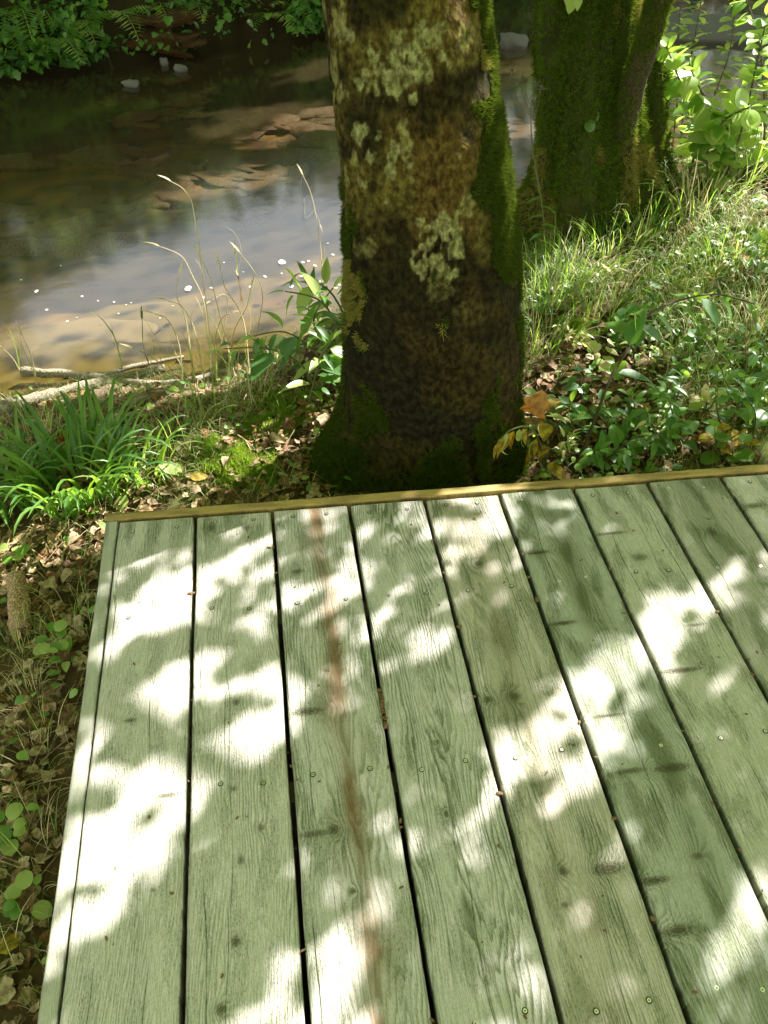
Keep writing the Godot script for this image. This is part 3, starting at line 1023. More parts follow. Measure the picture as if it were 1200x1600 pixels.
func build_second_tree() -> void:
	var tree := thing("mossy_forked_tree", "moss-covered tree on the river bank with a slimmer stem leaning across it", "tree", Vector3(0.97, -0.3, -3.75))
	var off := -tree.position
	var skin := func(a: float, y: float, p: Vector3) -> Color:
		var n1 := 0.5 + 0.5 * noise.get_noise_3d(p.x * 200.0, p.y * 90.0, p.z * 200.0)
		var n2 := 0.5 + 0.5 * noise.get_noise_3d(p.x * 900.0, p.y * 400.0, p.z * 900.0)
		var c := Color(0.018, 0.020, 0.006).lerp(Color(0.055, 0.068, 0.012), n2)
		return c.lerp(Color(0.07, 0.05, 0.018), smoothstep(0.6, 0.85, n1) * 0.6)
	var cover := func(p: Vector3) -> float:
		return 0.3 + 0.7 * smoothstep(-0.30, 0.25, noise.get_noise_3d(p.x * 260.0, p.y * 120.0, p.z * 260.0)) * smoothstep(-0.35, 0.15, p.y + 0.2)
	var lobes := func(a: float, y: float, r: float) -> float:
		var low := smoothstep(0.35, -0.45, y)
		var k := r * (1.0 + 0.10 * sin(a * 3.0 + 0.9) + 0.07 * sin(a * 7.0 + y * 1.5 + 2.0 * sin(y * 3.0)) + 0.03 * sin(a * 15.0 + y * 4.0))
		k += low * low * (0.30 * pow(maxf(0.0, cos(a - 2.9)), 8.0) + 0.22 * pow(maxf(0.0, cos(a - 0.4)), 6.0) + 0.12 * pow(maxf(0.0, cos(a - 1.7)), 6.0))
		k += 0.03 * noise.get_noise_3d(cos(a) * 60.0, y * 60.0, sin(a) * 60.0) + 0.012 * noise.get_noise_3d(cos(a) * 260.0, y * 200.0, sin(a) * 260.0)
		return k
	var t := tuft_mesh()
	var green := []
	var dry := []
	var stems := [
		["trunk", [Vector3(0.97, -0.7, -3.75), Vector3(0.96, -0.2, -3.75), Vector3(0.875, 0.3, -3.78), Vector3(0.80, 0.8, -3.8), Vector3(0.76, 2.6, -3.85)], [0.29, 0.25, 0.21, 0.185, 0.15], 170, 200, lobes],
		["rear_stem", [Vector3(1.22, -0.7, -3.95), Vector3(1.20, -0.2, -3.95), Vector3(1.14, 0.3, -4.0), Vector3(1.04, 0.8, -4.08), Vector3(1.05, 2.6, -4.2)], [0.16, 0.13, 0.115, 0.10, 0.08], 90, 120, lobes],
	]
	for s in stems:
		var made := trunk_mesh(s[1], s[2], s[3], s[4], -0.7, 2.6, s[5], skin)
		part(s[0], surface(made[0], made[1], made[2]), M.vertex, tree, Transform3D(Basis(), off))
		for x in tufts(made[0], made[1], 46000 if s[0] == "trunk" else 18000, cover, 0.019):
			if x.origin.y > 1.0:
				continue
			var d: bool = 0.5 + 0.5 * noise.get_noise_3d(x.origin.x * 260.0, x.origin.y * 160.0, x.origin.z * 260.0) > 0.62
			x.origin += off
			if d:
				dry.append(x)
			else:
				green.append(x)
	scatter("moss", t, M.moss_bright, green, [], tree)
	scatter("dry_moss", t, M.moss_dry, dry, [], tree)
	var bark := mat(lin(0.085, 0.068, 0.024), 0.9)
	bark.heightmap_enabled = true
	bark.heightmap_texture = M.bark.heightmap_texture
	bark.heightmap_scale = 0.35
	bark.albedo_texture = M.bark.albedo_texture
	bark.uv1_triplanar = true
	bark.uv1_scale = Vector3(5, 3, 5)
	var a := deep(985, 330, 3.98)
	a.y = -0.4
	var stem_shape := tube_mesh([deep(1000, 420, 3.80), deep(985, 330, 3.74), deep(977, 250, 3.62), deep(976, 200, 3.48), deep(988, 140, 3.34), deep(1007, 80, 3.22), deep(1022, 30, 3.10), deep(1038, -40, 2.98), deep(1050, -200, 2.8), deep(1080, -500, 2.6)], 0.053, 0.040, 24, 12, 0.12)
	part("leaning_stem", stem_shape, bark, tree, Transform3D(Basis(), off))
	var sa := stem_shape.surface_get_arrays(0)
	var stem_moss := []
	for x in tufts(sa[Mesh.ARRAY_VERTEX], sa[Mesh.ARRAY_INDEX], 4000, func(p: Vector3) -> float: return smoothstep(-0.1, 0.3, noise.get_noise_3d(p.x * 300.0, p.y * 120.0, p.z * 300.0) + 0.1) if p.y < 1.1 else 0.0, 0.012):
		x.origin += off
		stem_moss.append(x)
	scatter("stem_moss", t, M.moss_bright, stem_moss, [], tree)
	part("dead_stub", tube_mesh([deep(985, 140, 3.66), deep(1000, 60, 3.6), deep(1004, -30, 3.5)], 0.02, 0.014, 7, 5, 0.2), bark, tree, Transform3D(Basis(), off))
	for q in [[Vector3(0.78, 2.4, -3.85), Vector3(1.6, 3.4, -4.0), Vector3(3.2, 4.2, -4.0)], [Vector3(0.78, 2.5, -3.85), Vector3(0.9, 3.6, -5.0), Vector3(1.4, 4.3, -7.0)], [Vector3(1.05, 2.5, -4.2), Vector3(2.2, 3.2, -5.2), Vector3(3.4, 3.8, -6.6)]]:
		part("limb", tube_mesh(q, 0.10, 0.02, 8, 8), bark, tree, Transform3D(Basis(), off))

# opening cut into the leaves so the low sky mirrors in the river
func sky_lane(p: Vector3) -> bool:
	if p.z > -6.5:
		return false
	var d := p - Vector3(-0.8, WATER, -4.4)
	var across := d.x / -d.z
	if across < -0.75 or across > 0.22:
		return false
	var rise := rad_to_deg(atan2(d.y, Vector2(d.x, d.z).length()))
	rise += 1.6 * noise.get_noise_3d(p.x * 90.0, p.y * 90.0, p.z * 90.0)
	return rise > 23.0 - 9.0 * across - 2.0 and rise < 34.0

# ---------------------------------------------------------------- leaf layer out of view, its gaps placed to shape the sunlight
func build_canopy() -> void:
	gap_lo = Vector2(-10.0, -2.6)
	gap_w = int(13.0 / CELL)
	gap_h = int(12.0 / CELL)
	gaps.resize(gap_w * gap_h)
	# sunlight on the boards: from, to, half width (photograph pixels), how open
	var boards := [
		[185, 965, 300, 905, 24, 1.0], [185, 1000, 295, 950, 22, 1.0], [190, 1110, 300, 1045, 28, 1.0], [230, 1095, 300, 1080, 30, 1.0], [150, 1185, 250, 1115, 20, 0.8], [215, 1215, 300, 1155, 22, 1.0], [130, 1330, 250, 1265, 38, 1.0], [120, 1360, 200, 1325, 25, 1.0], [100, 1445, 195, 1395, 13, 1.0], [70, 1500, 110, 1455, 14, 0.8], [140, 1215, 170, 1200, 12, 0.7],
		[330, 905, 425, 845, 11, 1.0], [325, 940, 420, 905, 16, 0.8], [370, 985, 425, 950, 16, 0.7], [320, 1000, 400, 985, 12, 0.7], [320, 1100, 420, 1045, 20, 0.8], [305, 1180, 435, 1135, 24, 1.0], [400, 1175, 435, 1120, 24, 1.0], [310, 1255, 345, 1225, 18, 0.8],
		[455, 935, 545, 870, 22, 0.9], [470, 960, 540, 925, 15, 0.9], [500, 815, 545, 805, 12, 0.8], [455, 840, 500, 805, 10, 0.6], [490, 1015, 545, 990, 18, 0.6], [460, 1075, 570, 1050, 16, 0.5], [520, 870, 545, 850, 12, 0.8],
		[565, 825, 655, 800, 14, 0.9], [590, 875, 690, 850, 22, 0.8], [630, 920, 695, 895, 18, 0.8], [645, 1005, 705, 985, 11, 0.8], [570, 930, 610, 910, 14, 0.5], [590, 990, 625, 960, 14, 0.5],
		[680, 805, 770, 785, 12, 0.8], [700, 860, 790, 830, 18, 0.6], [715, 900, 780, 880, 15, 0.5], [690, 940, 755, 910, 10, 0.7],
		[815, 850, 835, 835, 14, 0.8], [870, 820, 910, 805, 10, 0.8], [830, 790, 880, 785, 8, 0.6],
		[790, 1215, 880, 1145, 34, 1.0], [880, 1130, 960, 1060, 42, 1.0], [960, 1050, 1040, 975, 36, 1.0], [1040, 975, 1120, 925, 24, 0.9], [1110, 915, 1195, 885, 15, 0.9], [940, 1165, 1010, 1120, 26, 0.9], [1035, 1060, 1110, 1030, 9, 0.8], [870, 1240, 930, 1180, 22, 0.9], [780, 1250, 830, 1215, 16, 0.5], [1110, 1150, 1160, 1110, 10, 0.3],
		[640, 1320, 715, 1298, 12, 0.9], [750, 1345, 775, 1330, 11, 0.7], [730, 1510, 765, 1480, 10, 0.6], [440, 1560, 530, 1450, 13, 1.0], [350, 1605, 465, 1535, 11, 1.0], [490, 1560, 560, 1510, 22, 0.9], [500, 1605, 545, 1570, 24, 0.8], [575, 1465, 605, 1435, 9, 0.7], [590, 1510, 630, 1480, 10, 0.5], [600, 1605, 680, 1580, 16, 0.6],
		[870, 1430, 960, 1390, 18, 0.5], [850, 1490, 920, 1420, 14, 0.5], [800, 1600, 840, 1560, 14, 0.6], [820, 1540, 860, 1500, 10, 0.5], [940, 1600, 980, 1560, 20, 0.7], [1140, 1480, 1200, 1420, 26, 0.9], [1175, 1400, 1200, 1370, 16, 0.9], [1080, 1500, 1110, 1480, 12, 0.4], [1180, 960, 1200, 940, 12, 0.6]]
	for q in boards:
		var p := spot(q[0], q[1])
		var e := spot(q[2], q[3])
		if q[0] < 440:
			q[4] *= 1.08
		gap(p, e, q[4] / FOCAL * sight(q[0], q[1]).length() * ((EYE - p).length() / sight(q[0], q[1]).length()) + 0.012, q[5], 0.38)
	# sunlight on the banks
	var banks := [
		[0, 640, 280, 600, 40, 1.0], [120, 690, 260, 640, 30, 0.9], [300, 620, 420, 560, 45, 1.0], [420, 560, 520, 540, 30, 1.0], [360, 690, 500, 690, 55, 1.0], [440, 720, 490, 640, 30, 1.0], [20, 760, 230, 720, 45, 0.8], [0, 860, 150, 850, 75, 1.0], [40, 920, 120, 930, 40, 0.9], [100, 800, 300, 770, 20, 0.7], [20, 1090, 70, 1110, 26, 0.7], [60, 980, 140, 960, 20, 0.8], [0, 980, 60, 940, 20, 0.8],
		[1040, 30, 1200, 60, 70, 1.0], [1010, 200, 1190, 240, 75, 1.0], [1000, 320, 1190, 340, 60, 1.0], [860, 400, 990, 360, 24, 1.0], [1040, 400, 1190, 410, 34, 1.0], [980, 440, 1100, 440, 16, 0.9], [840, 470, 900, 440, 18, 0.7], [900, 560, 960, 540, 18, 0.7], [830, 610, 900, 570, 22, 0.9], [900, 660, 1000, 640, 20, 0.6], [1000, 600, 1080, 560, 18, 0.6], [1100, 560, 1190, 540, 16, 0.5], [900, 720, 960, 700, 14, 0.7], [1040, 640, 1080, 620, 12, 0.7], [1000, 480, 1040, 470, 14, 0.6], [1130, 480, 1190, 500, 14, 0.6]]
	for q in banks:
		var p := on_ground(q[0], q[1])
		var e := on_ground(q[2], q[3])
		gap(p, e, q[4] / FOCAL * (p - EYE).length(), q[5], 0.3)
	# the river: the calm milky edge is in the sun, the rest only in flecks
	for q in [[-60, 510, 540, 400, 80, 1.0], [-60, 470, 540, 350, 40, 1.0], [200, 560, 540, 470, 60, 1.0], [780, 300, 830, 290, 40, 1.0], [300, 480, 540, 330, 40, 1.0], [-60, 560, 300, 560, 60, 1.0], [-60, 600, 100, 590, 50, 1.0], [100, 500, 540, 440, 70, 1.0], [-60, 480, 540, 390, 60, 1.0], [150, 470, 540, 420, 80, 1.0]]:
		var p := spot(q[0], q[1], WATER)
		gap(p, spot(q[2], q[3], WATER), q[4] / FOCAL * (p - EYE).length(), q[5], 0.75)
	for q in [[180, 168, 250, 150, 14, 0.7], [290, 148, 330, 145, 8, 0.7], [430, 200, 530, 165, 26, 1.0], [470, 185, 530, 180, 24, 1.0], [280, 300, 420, 265, 24, 0.9], [300, 275, 380, 270, 20, 0.9], [190, 245, 250, 240, 12, 0.5], [160, 300, 230, 290, 12, 0.4], [770, 190, 835, 190, 32, 0.9], [770, 100, 835, 95, 9, 0.6]]:
		var p := spot(q[0], q[1], -1.05)
		gap(p, spot(q[2], q[3], -1.05), q[4] / FOCAL * (p - EYE).length() * 1.7, minf(1.0, q[5] * 1.3), 0.4)
	# far bank leaves and the lit rims of the trunks
	for q in [[340, 20, 390, 40, 16, 8.2, 1.0], [30, 30, 120, 40, 20, 7.9, 0.5], [200, 130, 230, 128, 8, 7.9, 1.0], [220, 20, 250, 20, 12, 8.0, 0.6], [0, 70, 230, 60, 70, 7.0, 0.5], [0, 10, 470, 10, 60, 7.2, 0.42], [110, 30, 140, 50, 18, 7.1, 0.9], [340, 15, 390, 40, 18, 7.6, 1.0]]:
		gap(deep(q[0], q[1], q[5]), deep(q[2], q[3], q[5]), q[4] / FOCAL * 8.0, q[6], 0.3)
	gap(Vector3(0.24, 0.95, -2.30), Vector3(0.30, 0.60, -2.20), 0.10, 0.9)
	gap(Vector3(0.36, 0.28, -2.15), Vector3(0.39, 0.12, -2.15), 0.07, 0.9)
	gap(Vector3(1.12, 0.6, -3.9), Vector3(1.3, -0.1, -3.95), 0.22, 1.0)
	# the shoots and the tall grass of the right bank stand in full sun
	gap(deep(1060, 40, 3.5), deep(1180, 230, 3.9), 0.42, 0.95, 0.3)
	gap(deep(1130, 0, 3.6), deep(1200, 120, 3.7), 0.40, 0.95, 0.3)
	gap(deep(1000, 330, 3.7), deep(1190, 330, 3.7), 0.28, 0.95, 0.3)
	gap(deep(860, 420, 3.5), deep(960, 380, 3.7), 0.14, 0.9, 0.3)
	gap(deep(850, 430, 3.2), deep(1190, 420, 3.4), 0.30, 0.8, 0.4)
	gap(deep(880, 500, 3.0), deep(1190, 560, 2.8), 0.40, 0.75, 0.5)
	gap(deep(860, 640, 2.6), deep(1190, 640, 2.6), 0.22, 0.5, 0.5)
	gap(deep(800, 690, 2.1), deep(850, 640, 2.2), 0.10, 0.9, 0.3)
	gap(deep(60, 730, 2.45), deep(230, 700, 2.5), 0.16, 0.95, 0.3)
	gap(deep(-40, 860, 2.2), deep(130, 850, 2.2), 0.22, 1.0, 0.2)
	gap(deep(380, 650, 2.6), deep(420, 740, 2.45), 0.12, 0.95, 0.3)
	# leaves
	var shapes: Array = [leaf_mesh(2, 0.95, 0.15, 0.3, 8), leaf_mesh(0, 0.75, 0.2, 0.5, 5)]
	var near_a := []
	var near_b := []
	var n := 0
	while n < 450000:
		n += 1
		var q := Vector2(rnd(-9.6, 2.0), rnd(-2.0, 8.4))
		var h := rnd(1.9, 3.3) + 0.35 * maxf(0.0, q.y - 1.0) + 1.0 * maxf(0.0, -q.x - 2.4)
		var p := sun_a * q.x + sun_b * q.y
		p += to_sun * ((h - p.y) / to_sun.y)
		if p.x < -9.0 or p.x > 13.0 or p.z < -18.0 or p.z > 4.0:
			continue
		# only the light that reaches this clearing is shaped leaf by leaf; elsewhere leaves are thinned to let skylight in
		var foot := sun_a * q.x + sun_b * q.y
		foot += to_sun * ((-0.2 - foot.y) / to_sun.y)
		var seen := cam_basis.inverse() * (foot - EYE)
		var clear := seen.z > -0.2 or absf(seen.x / -seen.z) > 0.68 or absf(seen.y / -seen.z) > 0.82
		if sky_lane(p):
			continue
		if clear and p.z > -3.0 and p.x > -0.5 and rng.randf() < 0.72:
			continue
		var at := Vector2i((q - gap_lo) / CELL)
		var k := gaps[at.y * gap_w + at.x]
		if rng.randf() < k * (1.03 if k < 0.7 or n % 2 else 0.985):
			continue
		var size := rnd(0.04, 0.08) if q.x > -2.6 and q.y < 2.2 else rnd(0.06, 0.11)
		var x := aim(p, dirv(rnd(0, TAU), rnd(-0.9, 0.2)), Vector3(rnd(-0.5, 0.5), 1, rnd(-0.5, 0.5)), Vector3.ONE * size)
		x.origin -= x.basis.z * 0.5
		if n % 3 == 0:
			near_b.append(x)
		else:
			near_a.append(x)
	var second: Node3D = get_node("mossy_forked_tree")
	for set_ in [["offscreen_crown", near_a, M.crown_a, shapes[0]], ["sun_gap_crown", near_b, M.crown_b, shapes[1]]]:  # unseen leaves placed to cast the dapple, hung on this tree
		for k in set_[1].size():
			set_[1][k].origin -= second.position
		scatter(set_[0], set_[3], set_[2], set_[1], [], second)
	# the wood all round: crowns that do not stand between the sun and this clearing
	var around_a := []
	n = 0
	while n < 170000:
		n += 1
		var p := Vector3(rnd(-13, 13), rnd(3.2, 8.5), rnd(-17, 9))
		var q := sun_uv(p)
		if q.x > -9.6 and q.x < 2.0 and q.y > -2.0 and q.y < 8.4:
			continue
		if sky_lane(p) or noise.get_noise_3d(p.x * 45.0, p.y * 45.0, p.z * 45.0) < -0.12:
			continue
		around_a.append(aim(p, dirv(rnd(0, TAU), rnd(-0.9, 0.2)), Vector3(rnd(-0.5, 0.5), 1, rnd(-0.5, 0.5)), Vector3.ONE * rnd(0.10, 0.20)))
	var big: Node3D = get_node("mossy_tree")
	for k in around_a.size():
		around_a[k].origin -= big.position
	scatter("offscreen_crown", shapes[0], M.crown_b, around_a, [], big)

# ---------------------------------------------------------------- far bank
func frond_mesh(pairs: int, long: float, droop: float) -> ArrayMesh:
	var v := PackedVector3Array()
	var f := PackedInt32Array()
	var p := Vector3.ZERO
	var a := 0.9
	for i in pairs:
		var s := float(i) / pairs
		a -= droop / pairs
		p += Vector3(0, sin(a), cos(a)) * long / pairs
		var w := long * 0.24 * pow(sin(PI * minf(1.0, s * 0.85 + 0.15)), 0.8) + 0.004
		for side in [-1.0, 1.0]:
			var out := Vector3(side * w, -w * 0.25 + rnd(-0.1, 0.1) * w, w * 0.35)
			var wide := long / pairs * 0.42
			var k := v.size()
			v.append_array([p, p + out * 0.35 + Vector3(0, 0, -wide), p + out, p + out * 0.35 + Vector3(0, 0, wide)])
			f.append_array([k, k + 1, k + 2, k, k + 2, k + 3])
		var k2 := v.size()
		var back := Vector3(0, sin(a), cos(a)) * long / pairs * 1.05
		v.append_array([p - back + Vector3(-0.003, 0, 0), p + Vector3(-0.003, 0, 0), p + Vector3(0.003, 0, 0), p - back + Vector3(0.003, 0, 0)])
		f.append_array([k2, k2 + 1, k2 + 2, k2, k2 + 2, k2 + 3])
	return surface(v, f)

func bushy(called: String, label: String, category: String, foot: Vector3, wide: float, high: float, leaves: int, size: float, kinds: Array, material: Material, group := "") -> Node3D:
	var o := thing(called, label, category, foot, group)
	var st := SurfaceTool.new()
	st.begin(Mesh.PRIMITIVE_TRIANGLES)
	st.set_smooth_group(0)
	var ends := []
	for k in maxi(3, leaves / 14):
		var e := Vector3(rnd(-wide, wide), high * rnd(0.5, 1.0), rnd(-wide, wide) * 0.7)
		tube(st, smooth_path([Vector3(rnd(-0.05, 0.05), -0.05, rnd(-0.05, 0.05)), e * Vector3(0.35, 0.6, 0.35), e], 4), 0.008, 0.003, 4)
		ends.append(e)
	st.generate_normals()
	part("stems", st.commit(), M.twig, o)
	for k in leaves:
		var e: Vector3 = ends[k % ends.size()]
		var t := rnd(0.35, 1.05)
		var p := Vector3.ZERO.bezier_interpolate(e * Vector3(0.1, 0.4, 0.1), e * Vector3(0.4, 0.75, 0.4), e, minf(t, 1.0)) + Vector3(rnd(-1, 1), rnd(-1, 1), rnd(-1, 1)) * size * 0.7
		part("leaf", kinds[k % kinds.size()], material, o, aim(p, dirv(rnd(0, TAU), rnd(-0.8, 0.3)), Vector3(rnd(-0.4, 0.4), 1, rnd(-0.4, 0.4)), Vector3.ONE * size * rnd(0.7, 1.3)))
	return o

func build_far_bank() -> void:
	# leaf curtain that clothes the far bank and hangs to the water
	var places := []
	var places_b := []
	for k in 62000:
		var x := rnd(-7.0, 4.0)
		var z := along(FAR_SHORE, x) - rnd(-0.3, 1.6)
		var h := maxf(ground(x, z), WATER + 0.06)
		if noise.get_noise_2d(x * 130.0, z * 130.0 + 400.0) < -0.18:
			continue
		var hollow := smoothstep(-2.6, -2.2, x) * smoothstep(-0.9, -1.3, x)
		if h < -0.45 and rng.randf() < hollow * 0.85:
			continue
		var p := Vector3(x, h + rnd(0.02, 0.5) * rnd(0.3, 1.0), z)
		var t := aim(p, dirv(rnd(0, TAU), rnd(-0.9, 0.1)), Vector3(rnd(-0.4, 0.4), 1, rnd(0.0, 0.8)), Vector3.ONE * rnd(0.03, 0.085))
		if k % 3 == 0:
			places_b.append(t)
		else:
			places.append(t)
	var a := scatter("bank_foliage", L.oval[0], M.leaf_dark, places, [], self)
	tag(a, "dark mixed greenery clothing the far river bank above the water", "undergrowth")
	var b := scatter("bank_foliage", L.lobed[0], M.leaf_green, places_b, [], self)
	tag(b, "paler broad leaves scattered through the greenery of the far river bank", "undergrowth")
	# trees that stand behind, seen only in the water
	for q in [[-8.5, -9.0, 0.24, "slim dark tree behind the far bank at the upstream bend"], [3.5, -19.0, 0.30, "stout dark tree behind the river gap between the two mossy trunks"], [8.5, -14.5, 0.25, "dark tree standing behind the backlit hazel shoots"]]:
		var z: float = q[1]
		var o := thing("woodland_tree", q[3], "tree", Vector3(q[0], ground(q[0], z), z), "trees of the wood across the river")
		part("trunk", tube_mesh([Vector3(0, -0.3, 0), Vector3(0.1, 2, 0), Vector3(-0.1, 5, 0.1), Vector3(0.1, 8, 0)], q[2], q[2] * 0.4, 12, 6, 0.2), M.stem_dark, o)
		var pl := []
		for k in 7000:
			var p := Vector3(rnd(-1, 1), rnd(-1, 1), rnd(-1, 1))
			if p.length() > 1.0 or noise.get_noise_3d(p.x * 130.0 + z * 50.0, p.y * 130.0, p.z * 130.0) < -0.1:
				continue
			pl.append(aim(Vector3(0, 4.2, 0) + p * Vector3(2.6, 4.0, 1.8), dirv(rnd(0, TAU), rnd(-0.9, 0.2)), Vector3(0, 1, 0.2), Vector3.ONE * rnd(0.12, 0.24)))
		scatter("offscreen_crown", L.lobed[1], M.crown_a, pl, [], o)
	var wood := []
	for k in 60000:
		var x := rnd(-16, 14)
		var z := along(FAR_SHORE, clampf(x, -7.9, 7.9)) - rnd(2.2, 6.0)
		var y := rnd(-0.2, 9.0)
		if sky_lane(Vector3(x, y, z)) or noise.get_noise_3d(x * 40.0, y * 40.0, z * 40.0) < -0.25:
			continue
		wood.append(aim(Vector3(x, y, z), dirv(rnd(0, TAU), rnd(-0.9, 0.2)), Vector3(rnd(-0.4, 0.4), 1, rnd(0.0, 0.8)), Vector3.ONE * rnd(0.15, 0.32)))
	tag(scatter("far_wood", L.oval[2], M.leaf_dark, wood, [], self), "dark leafy wood rising behind the far river bank", "wood")
	# ferns
	var fronds := [frond_mesh(16, 0.55, 1.5), frond_mesh(16, 0.65, 1.9), frond_mesh(14, 0.45, 1.2)]
	var fern_spots := [[120, 42, 7.1, 1.0, "broad pale fern arching over the far bank beside round-leaved greenery"], [60, 20, 7.05, 0.8, "small fern half hidden in the shaded greenery of the far bank"], [420, 30, 7.7, 0.9, "fern hanging beside the sunlit leaves at the far bank bend"], [240, 12, 7.4, 0.8, "fern leaning over the dark hollow of the far bank"], [10, 60, 6.9, 0.7, "low fern close above the water at the upstream far bank"], [90, 70, 6.95, 0.8, "fern with pale tips just above the water below the broad fern"], [180, 30, 7.2, 0.9, "bright fern between the broad fern and the dark hollow"], [300, 12, 7.45, 0.8, "fern at the edge of the sunlit glossy shrub"], [455, 12, 7.75, 0.8, "fern in front of the bend, close to the big trunk"], [35, 25, 7.0, 0.9, "fern at the upstream end, over round-leaved greenery"]]
	for q in fern_spots:
		var p := deep(q[0], q[1], q[2])
		var o := thing("fern", q[4], "fern", p, "ferns on the far bank")
		for k in 7:
			part("frond", fronds[k % 3], M.leaf_green if k % 2 else M.leaf_bright, o, Transform3D(Basis(Vector3.UP, -1.9 + k * 0.62 + rnd(-0.2, 0.2)).scaled(Vector3.ONE * q[3] * rnd(0.7, 1.1)), Vector3.ZERO))
	bushy("overhanging_shrub", "shrub with small glossy sunlit leaves leaning over the dark far bank", "shrub", deep(365, 15, 7.6) + Vector3(0, -0.15, 0), 0.32, 0.42, 90, 0.085, L.oval, M.leaf_green)
	bushy("round_leaf_shrub", "round-leaved shrub hanging to the water below the broad fern", "shrub", deep(60, 85, 7.0) + Vector3(0, -0.1, 0), 0.5, 0.32, 80, 0.075, L.round, M.leaf_dark)
	bushy("pale_leaf_shrub", "leafy sprig with pale rounded leaves beside the hanging roots", "shrub", deep(165, 75, 7.15) + Vector3(0, -0.12, 0), 0.25, 0.3, 40, 0.09, L.round, M.leaf_green)
	# roots and driftwood at the water line
	var roots := [[[290, 20], [285, 60], [300, 95], [330, 110], "twisted root reaching down to the water from the undercut bank"], [[240, 30], [235, 70], [245, 110], [230, 125], "thin hanging root in the dark undercut of the far bank"], [[330, 60], [345, 80], [340, 95], [280, 108], "long pale root lying along the far water line"], [[500, 20], [480, 40], [490, 50], [465, 66], "curled bare twig at the far bank beside the big trunk"], [[440, 25], [460, 40], [450, 55], [475, 60], "forked bare twig at the far bank in shade"]]
	for q in roots:
		var pts := []
		for k in 4:
			pts.append(deep(q[k][0], q[k][1], 6.93 + 0.0019 * q[k][0]))
		tag(part("root", tube_mesh(pts, 0.022, 0.008, 6, 6, 0.3), M.twig, self), q[4], "root", "roots of the far bank")
	for q in [[205, 131, 0.07, 0.025, "white sunlit stone at the foot of the far bank"], [283, 107, 0.06, 0.025, "small bright stone under the hanging roots"], [256, 97, 0.035, 0.03, "tiny pale stone in the shade of the far bank"]]:
		tag(part("pale_stone", stone_mesh(Vector3(q[2], q[3], q[2] * 0.5), q[0], 0.4), M.rock_grey, self, Transform3D(Basis(), spot(q[0], q[1], WATER + 0.015))), q[4], "stone", "stones at the far water line")

